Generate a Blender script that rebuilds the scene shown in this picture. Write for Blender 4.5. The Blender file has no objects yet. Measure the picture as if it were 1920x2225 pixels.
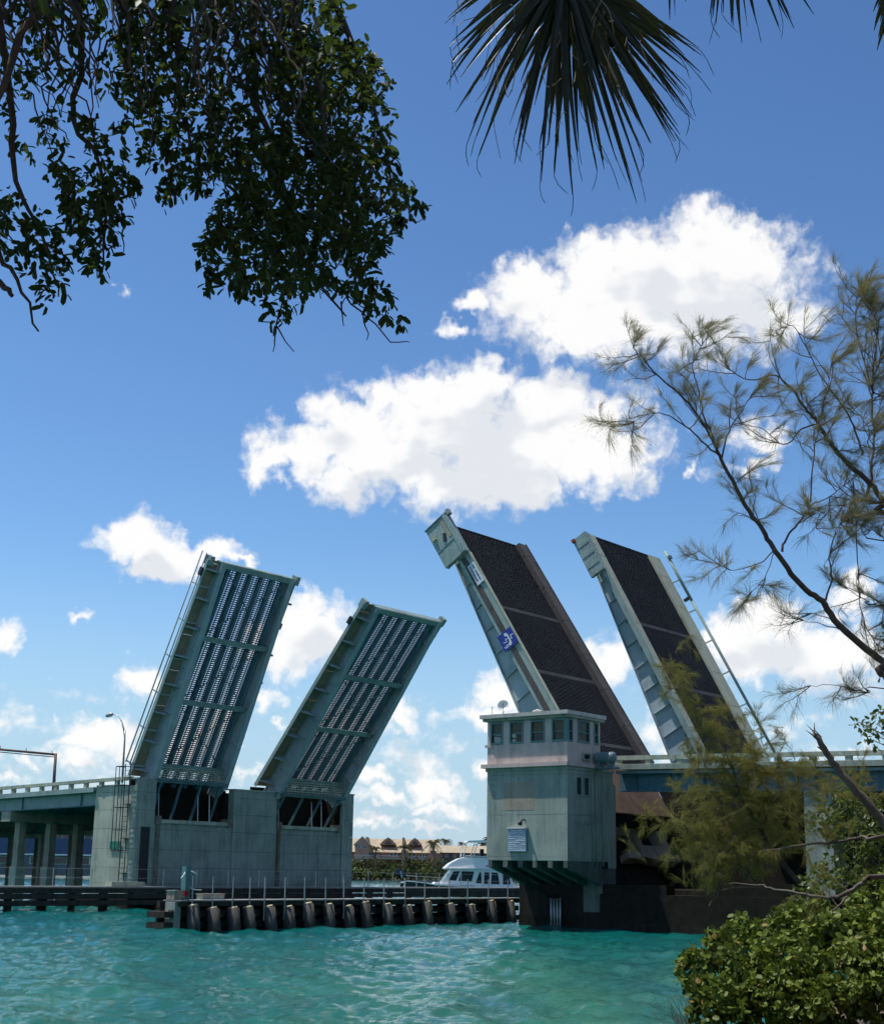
import bpy, math, random
import numpy as np
from mathutils import Vector, Matrix
random.seed(7)
rng = np.random.default_rng(7)
S = bpy.context.scene
COL = S.collection
R = math.radians

# ------------------------------------------------------------------ camera
FPX, PCX, PCY, EYE = 3100.0, 960.0, 1200.0, 2.35      # focal length and principal point of the 1920x2225 photograph
PITCH, ROLL = math.atan(696 / FPX), 0.0157
_f = np.array([0, math.cos(PITCH), math.sin(PITCH)])
_r0 = np.array([1.0, 0, 0]); _u0 = np.cross(_r0, _f)
_R = math.cos(ROLL) * _r0 + math.sin(ROLL) * _u0
_U = -math.sin(ROLL) * _r0 + math.cos(ROLL) * _u0
EYEP = np.array([0, 0, EYE])
cam = bpy.data.cameras.new('camera')
cam.sensor_fit = 'HORIZONTAL'; cam.sensor_width = 36.0
cam.lens = FPX / 1920 * 36.0
cam.shift_x = (960 - PCX) / 1920; cam.shift_y = (PCY - 2225 / 2) / 1920
cam.clip_start = 0.1; cam.clip_end = 9000
co = bpy.data.objects.new('camera', cam); COL.objects.link(co)
co.matrix_world = Matrix(((_R[0], _U[0], -_f[0], 0), (_R[1], _U[1], -_f[1], 0), (_R[2], _U[2], -_f[2], EYE), (0, 0, 0, 1)))
S.camera = co

def sight(x, y):
    return _f + _R * (x - PCX) / FPX - _U * (y - PCY) / FPX
def at(x, y, depth):
    d = sight(x, y)
    return EYEP + d * depth / d[1]
def azel(x, y):
    d = sight(x, y)
    return math.atan2(d[0], d[1]), math.atan2(d[2], math.hypot(d[0], d[1]))

# bridge frame: x along the roadway (towards the near bank), y across it (away), z up from the water
ANG = R(-38.7)
BX = np.array([math.cos(ANG), math.sin(ANG), 0]); BY = np.array([-math.sin(ANG), math.cos(ANG), 0])
BO = at(1233, 1880, 62.0); BO[2] = 0
def W(a, b, z): return BO + BX * a + BY * b + np.array([0, 0, z])

# ------------------------------------------------------------------ sun and sky
_s = -BX * 0.36 - BY * 0.18 + np.array([0, 0, 1.0]); _s /= np.linalg.norm(_s)
SUN_EL = math.asin(_s[2]); SUN_AZ = math.atan2(_s[0], _s[1])
sl = bpy.data.lights.new('sun', 'SUN'); sl.energy = 5.0; sl.angle = R(0.53); sl.color = (1.0, 0.955, 0.88)
so = bpy.data.objects.new('sun', sl); COL.objects.link(so)
so.rotation_euler = Vector(-_s).to_track_quat('-Z', 'Y').to_euler()
so.location = (0, 0, 60)

wd = bpy.data.worlds.new('World'); S.world = wd; wd.use_nodes = True
wt = wd.node_tree; wt.nodes.clear()
def N(t, typ, **kw):
    n = t.nodes.new(typ)
    for k, v in kw.items(): setattr(n, k, v)
    return n
def setin(t, sock, v):
    if isinstance(v, bpy.types.NodeSocket): t.links.new(v, sock)
    else: sock.default_value = v
def M(t, op, a, b=None, c=None, clamp=False):
    n = N(t, 'ShaderNodeMath', operation=op, use_clamp=clamp)
    for i, v in enumerate((a, b, c)):
        if v is not None: setin(t, n.inputs[i], v)
    return n.outputs[0]
def VM(t, op, a, b=None, c=None, out=0):
    n = N(t, 'ShaderNodeVectorMath', operation=op)
    for i, v in enumerate((a, b, c)):
        if v is not None: setin(t, n.inputs[i], v)
    return n.outputs[out]
def MR(t, v, a, b, c=0.0, d=1.0, interp='SMOOTHSTEP'):
    n = N(t, 'ShaderNodeMapRange', interpolation_type=interp)
    setin(t, n.inputs[0], v)
    for i, x in enumerate((a, b, c, d)): setin(t, n.inputs[1 + i], x)
    return n.outputs[0]
def MIX(t, f, a, b, blend='MIX'):
    n = N(t, 'ShaderNodeMix', data_type='RGBA', blend_type=blend)
    setin(t, n.inputs[0], f); setin(t, n.inputs[6], a); setin(t, n.inputs[7], b)
    return n.outputs[2]
def NOISE(t, vec, scale, detail=6.0, rough=0.55, dims='3D', typ='FBM', out=0, lac=2.0):
    n = N(t, 'ShaderNodeTexNoise', noise_dimensions=dims, noise_type=typ)
    if vec is not None: t.links.new(vec, n.inputs['Vector'])
    n.inputs['Scale'].default_value = scale; n.inputs['Detail'].default_value = detail
    n.inputs['Roughness'].default_value = rough; n.inputs['Lacunarity'].default_value = lac
    return n.outputs[out]

# cumulus: each blob is an ellipse on the sky (azimuth, elevation), with a strength; x,y,rx,ry in a 1788-wide plan of the view
CL = []
def cl(*bl):
    for b in bl:
        x, y, rx, ry = b[:4]; k = b[4] if len(b) > 4 else 1.0
        q = 1920 / 1788.0
        a, e = azel(x * q, y * q); a2, _ = azel((x + rx) * q, y * q); _, e2 = azel(x * q, (y - ry) * q)
        CL.append((a, e, abs(a2 - a) * 1.30, abs(e2 - e) * 1.30, k))
cl((1437,482,56,52),(1490,530,85,75),(1220,530,75,55),(1330,570,150,85),(1075,600,85,52),(1200,625,150,85),(1440,620,160,85),(1570,640,75,45),
   (958,615,38,24,.8),(925,668,55,22,.55),(1150,688,62,30),(1330,660,150,42),(1500,682,60,26,.7),(1635,620,30,36,.45))
cl((545,925,55,38),(635,905,85,45),(725,870,80,48),(765,805,50,38),(862,788,40,32),(975,798,70,48),(900,860,165,80),(1100,825,110,55),(1190,850,85,55),
   (1050,900,190,75),(1225,925,92,56),(925,985,100,48),(1040,970,85,50),(690,975,55,48,.8),(1310,960,42,30,.6),(780,930,120,55))
cl((1545,885,66,42,.68),(1510,942,66,28,.62),(1420,955,36,18,.42),(265,590,32,30,.35),(230,580,22,14,.3))
cl((285,1105,60,38),(345,1125,75,42),(430,1120,60,26,.9),(310,1155,55,22),(480,1140,38,14,.8))
cl((625,1262,62,45),(590,1310,80,45),(650,1240,32,28,.7),(640,1330,50,22,.8))
cl((290,1378,42,36),(545,1415,46,26,.8),(800,1448,50,30,.8),(205,1485,62,34),(140,1498,58,22,.75),(170,1530,80,24,.7),(8,1300,34,34,.9),(165,1228,28,22,.4))
cl((1010,1405,52,42),(955,1450,45,28,.9),(1010,1455,60,25,.8),(1240,1350,50,42),(1225,1370,40,25,.8))
cl((1560,1265,72,48),(1490,1315,85,50),(1620,1320,95,52),(1715,1340,75,62),(1745,1220,50,36,.9),(1440,1330,50,34,.8),(1560,1360,110,28,.7),(1680,1240,40,22,.6))
cl((745,1568,36,24,.8),(860,1600,52,28,.85),(968,1540,36,24,.9),(780,1622,70,22,.7),(905,1640,85,24,.65),(760,1668,60,18,.6),(870,1675,90,14,.5),(560,1470,30,18,.5),(480,1560,34,20,.5),
   (60,1545,50,20,.5),(30,1590,60,16,.5),(100,1440,40,14,.3),(700,1530,30,16,.45))
cl((1700,1520,40,14,.6),(1300,1420,40,16,.5))

def cloud_group(fine):
    g = bpy.data.node_groups.new('cloud_density', 'ShaderNodeTree')
    g.interface.new_socket('P', in_out='INPUT', socket_type='NodeSocketVector')
    g.interface.new_socket('D', in_out='OUTPUT', socket_type='NodeSocketFloat')
    gi = N(g, 'NodeGroupInput'); go = N(g, 'NodeGroupOutput')
    P = gi.outputs[0]
    w1 = NOISE(g, P, 24.0, 3.0 if fine else 1.0, 0.5, '2D', out=1)
    P2 = VM(g, 'MULTIPLY_ADD', VM(g, 'SUBTRACT', w1, (.5, .5, .5)), (.042, .034, 0), P)
    if fine:
        w2 = NOISE(g, P, 90.0, 3.0, 0.55, '2D', out=1)
        P2 = VM(g, 'MULTIPLY_ADD', VM(g, 'SUBTRACT', w2, (.5, .5, .5)), (.017, .015, 0), P2)
    acc = None
    for a, e, rx, ry, k in CL:
        if not fine and k < .75: continue
        v = VM(g, 'MULTIPLY_ADD', P2, (1 / rx, 1 / ry, 0), (-a / rx, -e / ry, 0))
        ln = VM(g, 'LENGTH', v, out=1)
        d = M(g, 'MULTIPLY_ADD', ln, -1.0, k * 1.24)
        acc = d if acc is None else M(g, 'MAXIMUM', acc, d)
    # the rest of the sky, away from this view: scattered cumulus of the same kind
    sx = N(g, 'ShaderNodeSeparateXYZ'); g.links.new(P, sx.inputs[0])
    away = MR(g, M(g, 'ABSOLUTE', sx.outputs[0]), 0.34, 0.48)
    nb = NOISE(g, VM(g, 'MULTIPLY', P, (1, 1.7, 1)), 3.3, 3.0, 0.55, '2D')
    d2 = M(g, 'SUBTRACT', M(g, 'MULTIPLY', M(g, 'SUBTRACT', nb, 0.56), 3.2), M(g, 'MULTIPLY', M(g, 'SUBTRACT', 1.0, away), 3.0))
    acc = M(g, 'MAXIMUM', acc, d2)
    if fine:                                                           # thin broken cloud low over the horizon
        band = MR(g, M(g, 'ABSOLUTE', M(g, 'SUBTRACT', sx.outputs[1], 0.075)), 0.03, 0.085, 1.0, 0.0)
        lowc = NOISE(g, VM(g, 'MULTIPLY', P, (1, 2.3, 1)), 15.0, 3.0, 0.55, '2D')
        acc = M(g, 'MAXIMUM', acc, M(g, 'SUBTRACT', M(g, 'MULTIPLY', M(g, 'SUBTRACT', lowc, 0.50), 2.0), M(g, 'MULTIPLY', M(g, 'SUBTRACT', 1.0, band), 1.5)))
    if fine:
        f1 = NOISE(g, P, 85.0, 6.0, 0.58, '2D')
        acc = M(g, 'ADD', acc, M(g, 'MULTIPLY', M(g, 'SUBTRACT', f1, 0.5), 0.72))
        for sc, am in ((46.0, .36), (118.0, .20)):                     # rounded billows along the edges
            vo = N(g, 'ShaderNodeTexVoronoi', voronoi_dimensions='2D', feature='F1'); g.links.new(P2, vo.inputs['Vector']); vo.inputs['Scale'].default_value = sc
            acc = M(g, 'ADD', acc, M(g, 'MULTIPLY', M(g, 'SUBTRACT', 0.42, vo.outputs[0]), am))
    f0 = NOISE(g, P, 30.0 if fine else 20.0, 2.0, 0.5, '2D')
    acc = M(g, 'ADD', acc, M(g, 'MULTIPLY', M(g, 'SUBTRACT', f0, 0.5), 0.4 if fine else 0.45))
    g.links.new(acc, go.inputs[0])
    return g

sky = N(wt, 'ShaderNodeTexSky', sky_type='NISHITA', sun_disc=False)
sky.sun_elevation = SUN_EL; sky.sun_rotation = SUN_AZ
sky.altitude = 0; sky.air_density = 1.0; sky.dust_density = 0.3; sky.ozone_density = 1.0
tc = N(wt, 'ShaderNodeTexCoord')
sp = N(wt, 'ShaderNodeSeparateXYZ'); wt.links.new(tc.outputs['Generated'], sp.inputs[0])
az = M(wt, 'ARCTAN2', sp.outputs[0], sp.outputs[1])
el = M(wt, 'ARCSINE', sp.outputs[2])
cb = N(wt, 'ShaderNodeCombineXYZ'); wt.links.new(az, cb.inputs[0]); wt.links.new(el, cb.inputs[1])
CG, CGL = cloud_group(True), cloud_group(False)
def dens(vec, gr):
    n = N(wt, 'ShaderNodeGroup'); n.node_tree = gr; wt.links.new(vec, n.inputs[0]); return n.outputs[0]
D0 = dens(cb.outputs[0], CG)
D1 = dens(VM(wt, 'ADD', cb.outputs[0], (-0.008, 0.026, 0)), CGL)          # towards the sun: how much cloud the light crosses
alpha = MR(wt, D0, -0.08, 0.72)
up = MR(wt, el, -0.01, 0.03)
alpha = M(wt, 'MULTIPLY', alpha, up)
pat = NOISE(wt, VM(wt, 'MULTIPLY', cb.outputs[0], (1, 1.5, 1)), 15.0, 3.0, 0.5, '2D')
shade = MR(wt, M(wt, 'MULTIPLY', MR(wt, D1, -0.1, 0.7), MR(wt, pat, 0.36, 0.62, 0.15, 1.0)), 0.0, 1.0, 1.0, 0.74)
SKYK = 0.088
skyc = VM(wt, 'MULTIPLY', sky.outputs[0], (SKYK * 1.25, SKYK * 1.36, SKYK * 1.50))
skyc = VM(wt, 'MULTIPLY', VM(wt, 'POWER', skyc, (1.38, 1.32, 1.28)), (1.24 / SKYK, 1.23 / SKYK, 1.17 / SKYK))
humid = MR(wt, el, 0.0, 0.24, 1.0, 0.0, 'SMOOTHERSTEP')                # damp sea air whitens the sky near the horizon
skyc = MIX(wt, M(wt, 'MULTIPLY', humid, 0.82), skyc, (0.44 / SKYK, 0.62 / SKYK, 0.80 / SKYK, 1))
ccol = N(wt, 'ShaderNodeMix', data_type='RGBA')
wt.links.new(MR(wt, shade, 0.74, 1.0), ccol.inputs[0])
ccol.inputs[6].default_value = (0.80 / SKYK, 0.825 / SKYK, 0.865 / SKYK, 1); ccol.inputs[7].default_value = (1.02 / SKYK, 1.01 / SKYK, 1.0 / SKYK, 1)
fin = MIX(wt, M(wt, 'MULTIPLY', alpha, 0.97), skyc, ccol.outputs[2])
bg = N(wt, 'ShaderNodeBackground'); bg.inputs[1].default_value = SKYK
wt.links.new(fin, bg.inputs[0])
wo = N(wt, 'ShaderNodeOutputWorld'); wt.links.new(bg.outputs[0], wo.inputs[0])
wd.cycles.sampling_method = 'MANUAL'; wd.cycles.sample_map_resolution = 512

S.view_settings.view_transform = 'Standard'; S.view_settings.look = 'None'
S.view_settings.exposure = 0.0; S.view_settings.gamma = 1.0; S.view_settings.use_curve_mapping = False
S.render.engine = 'CYCLES'
S.cycles.max_bounces = 6; S.cycles.diffuse_bounces = 3; S.cycles.glossy_bounces = 3; S.cycles.transmission_bounces = 4; S.cycles.transparent_max_bounces = 8
S.cycles.use_adaptive_sampling = True; S.cycles.adaptive_threshold = 0.03; S.cycles.adaptive_min_samples = 12
S.cycles.caustics_reflective = False; S.cycles.caustics_refractive = False

# ------------------------------------------------------------------ materials
def newmat(name):
    m = bpy.data.materials.new(name); m.use_nodes = True
    t = m.node_tree; t.nodes.clear()
    o = N(t, 'ShaderNodeOutputMaterial'); p = N(t, 'ShaderNodeBsdfPrincipled')
    t.links.new(p.outputs[0], o.inputs[0])
    return m, t, p, o
def col4(c): return (c[0], c[1], c[2], 1.0)
def weathered(name, base, dirt, rough=0.7, scale=0.9, amount=0.55, rust=None, rust_at=0.62, streak=True, bump=0.25, metal=0.0, fine=14.0, spec=0.22):
    m, t, p, o = newmat(name)
    tc = N(t, 'ShaderNodeTexCoord'); v = tc.outputs['Object']
    big = NOISE(t, v, scale, 6, 0.6)
    sv = VM(t, 'MULTIPLY', v, (2.6, 2.6, 0.22)) if streak else VM(t, 'MULTIPLY', v, (1.7, 1.7, 1.7))
    st = NOISE(t, sv, 1.6, 5, 0.6)
    fn = NOISE(t, v, fine, 4, 0.65)
    f = M(t, 'MULTIPLY', MR(t, M(t, 'ADD', M(t, 'MULTIPLY', big, 0.55), M(t, 'MULTIPLY', st, 0.45)), 0.38, 0.66), amount)
    c = MIX(t, f, col4(base), col4(dirt))
    c = MIX(t, MR(t, fn, 0.35, 0.75, 0.0, 0.28), c, col4([x * 0.62 for x in base]))
    if bump >= 0.25:                                                # dark runs and blotches of grime
        dr = NOISE(t, VM(t, 'MULTIPLY', v, (2.2, 2.2, 0.13)), 1.1, 5, 0.6)
        bl = NOISE(t, v, 2.3, 7, 0.68)
        c = MIX(t, MR(t, M(t, 'ADD', M(t, 'MULTIPLY', dr, 0.6), M(t, 'MULTIPLY', bl, 0.4)), 0.50, 0.68, 0, 0.42), c, col4([x * 0.42 for x in dirt]))
    if rust:
        rn = M(t, 'ADD', M(t, 'MULTIPLY', st, 0.6), M(t, 'MULTIPLY', fn, 0.4))
        c = MIX(t, MR(t, rn, rust_at, rust_at + 0.09, 0, 0.85), c, col4(rust))
    t.links.new(c, p.inputs['Base Color'])
    t.links.new(MR(t, fn, 0.2, 0.8, rough - 0.1, min(1, rough + 0.12)), p.inputs['Roughness'])
    p.inputs['Metallic'].default_value = metal; p.inputs['Specular IOR Level'].default_value = spec
    if bump:
        b = N(t, 'ShaderNodeBump'); b.inputs['Strength'].default_value = bump; b.inputs['Distance'].default_value = 0.02
        t.links.new(fn, b.inputs['Height']); t.links.new(b.outputs[0], p.inputs['Normal'])
    return m
def plain(name, c, rough=0.5, metal=0.0, var=0.25, scale=6.0):
    m, t, p, o = newmat(name)
    tc = N(t, 'ShaderNodeTexCoord')
    n = NOISE(t, tc.outputs['Object'], scale, 5, 0.6)
    t.links.new(MIX(t, MR(t, n, 0.3, 0.7, 0, 1), col4([x * (1 - var) for x in c]), col4(c)), p.inputs['Base Color'])
    p.inputs['Roughness'].default_value = rough; p.inputs['Metallic'].default_value = metal
    return m
def glassy(name, c=(0.03, 0.045, 0.05), rough=0.05, trans=0.0):
    m, t, p, o = newmat(name)
    p.inputs['Base Color'].default_value = col4(c); p.inputs['Roughness'].default_value = rough; p.inputs['IOR'].default_value = 1.5
    if trans:
        tr = N(t, 'ShaderNodeBsdfTransparent'); tr.inputs[0].default_value = (.75, .82, .82, 1)
        mx = N(t, 'ShaderNodeMixShader'); mx.inputs[0].default_value = trans
        t.links.new(p.outputs[0], mx.inputs[1]); t.links.new(tr.outputs[0], mx.inputs[2]); t.links.new(mx.outputs[0], o.inputs[0])
    return m
def leafmat(name, c1, c2, trans=0.35, rough=0.45, tcol=None, scale=1.6, spec=0.3, old=None):
    m, t, p, o = newmat(name)
    g = N(t, 'ShaderNodeNewGeometry'); tc = N(t, 'ShaderNodeTexCoord')
    n = NOISE(t, tc.outputs['Object'], scale, 3, 0.5)
    f = M(t, 'ADD', M(t, 'MULTIPLY', g.outputs['Random Per Island'], 0.65), M(t, 'MULTIPLY', MR(t, n, 0.3, 0.7), 0.4), clamp=True)
    c = MIX(t, f, col4(c1), col4(c2))
    if old: c = MIX(t, MR(t, M(t, 'FRACT', M(t, 'MULTIPLY', g.outputs['Random Per Island'], 37.3)), 0.965, 0.98), c, col4(old))
    t.links.new(c, p.inputs['Base Color']); p.inputs['Roughness'].default_value = rough
    p.inputs['Specular IOR Level'].default_value = spec
    tl = N(t, 'ShaderNodeBsdfTranslucent'); tcl = tcol or [min(1, x * 1.8) for x in c2]
    t.links.new(MIX(t, f, col4([x * 0.7 for x in tcl]), col4(tcl)), tl.inputs[0])
    mx = N(t, 'ShaderNodeMixShader'); mx.inputs[0].default_value = trans
    t.links.new(p.outputs[0], mx.inputs[1]); t.links.new(tl.outputs[0], mx.inputs[2]); t.links.new(mx.outputs[0], o.inputs[0])
    return m
MT = dict(
    steel=weathered('teal_painted_steel', (0.145, 0.23, 0.24), (0.075, 0.12, 0.125), 0.5, 0.7, 0.6, (0.13, 0.065, 0.035), 0.66, bump=0.1),
    steel_light=weathered('pale_teal_steel', (0.29, 0.385, 0.36), (0.15, 0.20, 0.19), 0.5, 0.8, 0.6, (0.16, 0.08, 0.045), 0.66, bump=0.1),
    steel_skylit=weathered('skylit_teal_steel', (0.41, 0.50, 0.52), (0.23, 0.29, 0.30), 0.55, 0.7, 0.6, (0.13, 0.065, 0.035), 0.68, bump=0.1),  # sky-lit paleness of the girder webs put into the paint colour
    steel_blue=weathered('blue_teal_steel', (0.085, 0.185, 0.225), (0.045, 0.095, 0.115), 0.5, 0.5, 0.6, (0.13, 0.065, 0.035), 0.7, bump=0.1),
    grating=weathered('dark_steel_grating', (0.045, 0.042, 0.045), (0.022, 0.021, 0.023), 0.7, 0.4, 0.7, (0.075, 0.05, 0.04), 0.64, streak=False, bump=0),
    grating_pale=weathered('galvanised_grating', (0.125, 0.13, 0.145), (0.07, 0.072, 0.08), 0.6, 0.4, 0.7, (0.16, 0.09, 0.06), 0.62, streak=False, bump=0),
    rust=weathered('rusty_plate', (0.165, 0.105, 0.068), (0.085, 0.052, 0.034), 0.85, 0.9, 0.8, (0.16, 0.05, 0.018), 0.60, bump=0.3),
    conc=weathered('painted_concrete', (0.335, 0.385, 0.33), (0.165, 0.195, 0.165), 0.85, 0.55, 0.75, (0.17, 0.12, 0.07), 0.70),
    conc_pale=weathered('pale_green_concrete', (0.47, 0.495, 0.39), (0.235, 0.25, 0.195), 0.85, 0.5, 0.8, (0.19, 0.15, 0.10), 0.69),
    conc_pink=weathered('pink_stucco', (0.57, 0.47, 0.42), (0.33, 0.285, 0.26), 0.85, 0.7, 0.65, None),
    conc_tan=weathered('tan_patch_concrete', (0.36, 0.31, 0.24), (0.24, 0.21, 0.17), 0.9, 1.2, 0.6),
    conc_raw=weathered('raw_concrete', (0.40, 0.365, 0.29), (0.20, 0.18, 0.14), 0.9, 0.6, 0.7, (0.15, 0.11, 0.07), 0.68),
    conc_stain_shade=weathered('stained_shadow_concrete', (0.036, 0.031, 0.026), (0.014, 0.013, 0.012), 0.85, 0.7, 0.9, (0.03, 0.022, 0.016), 0.66, spec=0.06),  # stained concrete taken near black, with pier and pit shadow in the colour
    tide_shade=weathered('tide_stain_shade', (0.028, 0.025, 0.018), (0.012, 0.012, 0.01), 0.8, 1.0, 0.8, streak=False, spec=0.05),  # tide stain, and the black of shaded walls painted as colour
    roof=weathered('roof_slab', (0.52, 0.50, 0.46), (0.30, 0.31, 0.29), 0.85, 0.8, 0.7),
    timber=weathered('creosote_timber', (0.065, 0.055, 0.045), (0.025, 0.022, 0.02), 0.85, 1.4, 0.8, (0.10, 0.08, 0.06), 0.66, spec=0.1),
    pile=weathered('pile_timber', (0.095, 0.092, 0.082), (0.034, 0.033, 0.03), 0.9, 1.6, 0.85),
    pilecap=plain('pale_pile_top', (0.66, 0.56, 0.33), 0.9),
    deckwood=weathered('grey_planks', (0.36, 0.35, 0.32), (0.20, 0.19, 0.18), 0.9, 2.0, 0.6, streak=False),
    cw=weathered('lit_cast_concrete', (0.44, 0.39, 0.31), (0.27, 0.24, 0.19), 0.9, 0.9, 0.7, streak=False),  # raw concrete lightened in colour so the shaded blocks look lit
    conc_dark=weathered('dark_concrete', (0.14, 0.17, 0.15), (0.06, 0.07, 0.06), 0.85, 0.8, 0.9, (0.10, 0.06, 0.035), 0.66),  # darker concrete for the corbels and upper pilaster
    galv_dull=weathered('worn_seam_plate', (0.085, 0.08, 0.08), (0.04, 0.038, 0.038), 0.7, 0.6, 0.9, streak=False, bump=0), grating_worn=weathered('worn_grating_strip', (0.058, 0.054, 0.056), (0.03, 0.028, 0.03), 0.7, 0.5, 0.9, streak=False, bump=0),
    galv=plain('galvanised_pipe', (0.42, 0.45, 0.46), 0.45, 0.6),
    dark=plain('dark_void', (0.03, 0.032, 0.034), 0.9),
    black=plain('black_rubber', (0.02, 0.02, 0.022), 0.6),
    asphalt=plain('asphalt', (0.055, 0.055, 0.055), 0.9),
    white=plain('white_paint', (0.78, 0.78, 0.76), 0.4, 0, 0.08),
    gel=plain('white_gelcoat', (0.80, 0.80, 0.78), 0.25, 0, 0.05, 1.0),
    hull=plain('navy_hull', (0.018, 0.02, 0.03), 0.2),
    glass=glassy('dark_glass'), pane=glassy('window_pane', (.05, .06, .06), 0.04, 0.72),
    blind=plain('cream_blind', (0.50, 0.48, 0.34), 0.9), blind_green=plain('green_blind', (0.30, 0.36, 0.16), 0.9), blind_blue=plain('blue_blind', (0.16, 0.27, 0.42), 0.9),
    trim=weathered('teal_trim', (0.12, 0.25, 0.245), (0.07, 0.14, 0.135), 0.6, 1.2, 0.5, bump=0),
    blue=plain('sign_blue', (0.008, 0.03, 0.27), 0.45, 0, 0.15, 2.0), signwhite=plain('sign_white', (0.62, 0.68, 0.72), 0.5, 0, 0.15),
    signgreen=plain('sign_green', (0.01, 0.20, 0.13), 0.5), ink=plain('sign_ink', (0.03, 0.06, 0.14), 0.6),
    board=plain('letter_board', (0.28, 0.37, 0.44), 0.5), red=plain('red_lamp', (0.28, 0.02, 0.015), 0.4),
    brown=weathered('brown_mast', (0.17, 0.125, 0.11), (0.10, 0.08, 0.072), 0.6, 1.0, 0.5),
    walk=weathered('tan_walk_plate', (0.36, 0.30, 0.20), (0.20, 0.165, 0.12), 0.85, 0.7, 0.7, (0.15, 0.08, 0.045), 0.66),
    walk_pale=weathered('pale_walk_plate', (0.46, 0.47, 0.36), (0.27, 0.28, 0.21), 0.85, 0.7, 0.6, (0.15, 0.09, 0.05), 0.68),
    walk_brown=weathered('brown_walk_plate', (0.105, 0.096, 0.092), (0.058, 0.054, 0.052), 0.85, 0.7, 0.7),
    bark=weathered('bark', (0.13, 0.10, 0.08), (0.06, 0.047, 0.04), 0.95, 4.0, 0.8, bump=0.6, fine=40),
    bark_pale=weathered('weathered_branch', (0.17, 0.14, 0.115), (0.075, 0.06, 0.05), 0.95, 3.0, 0.8, bump=0.6, fine=30),
    conc_rust=weathered('rust_stained_concrete', (0.22, 0.235, 0.20), (0.15, 0.11, 0.07), 0.85, 1.4, 1.0, (0.14, 0.075, 0.035), 0.50),
    salmon=plain('salmon_stucco', (0.62, 0.29, 0.22), 0.9, 0, 0.12, 0.3), tile=plain('tan_roof_tile', (0.42, 0.35, 0.24), 0.9, 0, 0.25, 0.6),
    cream=plain('cream_stucco', (0.52, 0.46, 0.38), 0.9, 0, 0.1, 0.3), bluehouse=plain('blue_siding', (0.07, 0.10, 0.19), 0.9, 0, 0.12, 0.4),
    greyhouse=plain('grey_siding', (0.15, 0.17, 0.19), 0.9, 0, 0.12, 0.4),
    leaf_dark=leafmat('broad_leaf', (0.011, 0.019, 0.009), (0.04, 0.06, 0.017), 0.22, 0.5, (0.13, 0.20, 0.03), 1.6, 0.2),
    leaf_shrub=leafmat('shrub_leaf', (0.028, 0.056, 0.010), (0.175, 0.225, 0.032), 0.2, 0.5, (0.20, 0.25, 0.04), 1.6, 0.2, (0.24, 0.15, 0.05)),
    leaf_back=leafmat('bank_leaf', (0.045, 0.08, 0.02), (0.13, 0.15, 0.04), 0.30, 0.4, (0.2, 0.26, 0.05)),
    needle=leafmat('needle', (0.125, 0.135, 0.062), (0.24, 0.225, 0.11), 0.5, 0.8, (0.33, 0.31, 0.15), 0.8, 0.1),
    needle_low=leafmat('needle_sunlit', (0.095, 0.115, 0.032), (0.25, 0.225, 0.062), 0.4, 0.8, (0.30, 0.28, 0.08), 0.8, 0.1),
    palm=leafmat('palm_blade', (0.018, 0.028, 0.013), (0.05, 0.058, 0.026), 0.16, 0.36, (0.08, 0.10, 0.03)),
    palm_dry=plain('dry_fibre', (0.42, 0.36, 0.26), 0.8),
    far_leaf=leafmat('far_leaf', (0.05, 0.075, 0.025), (0.10, 0.125, 0.04), 0.2, 0.7, None, 0.2),
    far_palm=leafmat('far_palm_leaf', (0.04, 0.05, 0.022), (0.085, 0.09, 0.04), 0.2, 0.6, None, 0.3),
    soil=plain('shore_soil', (0.16, 0.11, 0.075), 0.95, 0, 0.5, 1.2), sand=plain('sea_bed_bank', (0.20, 0.18, 0.13), 0.95, 0, 0.4, 0.4),
)

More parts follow.
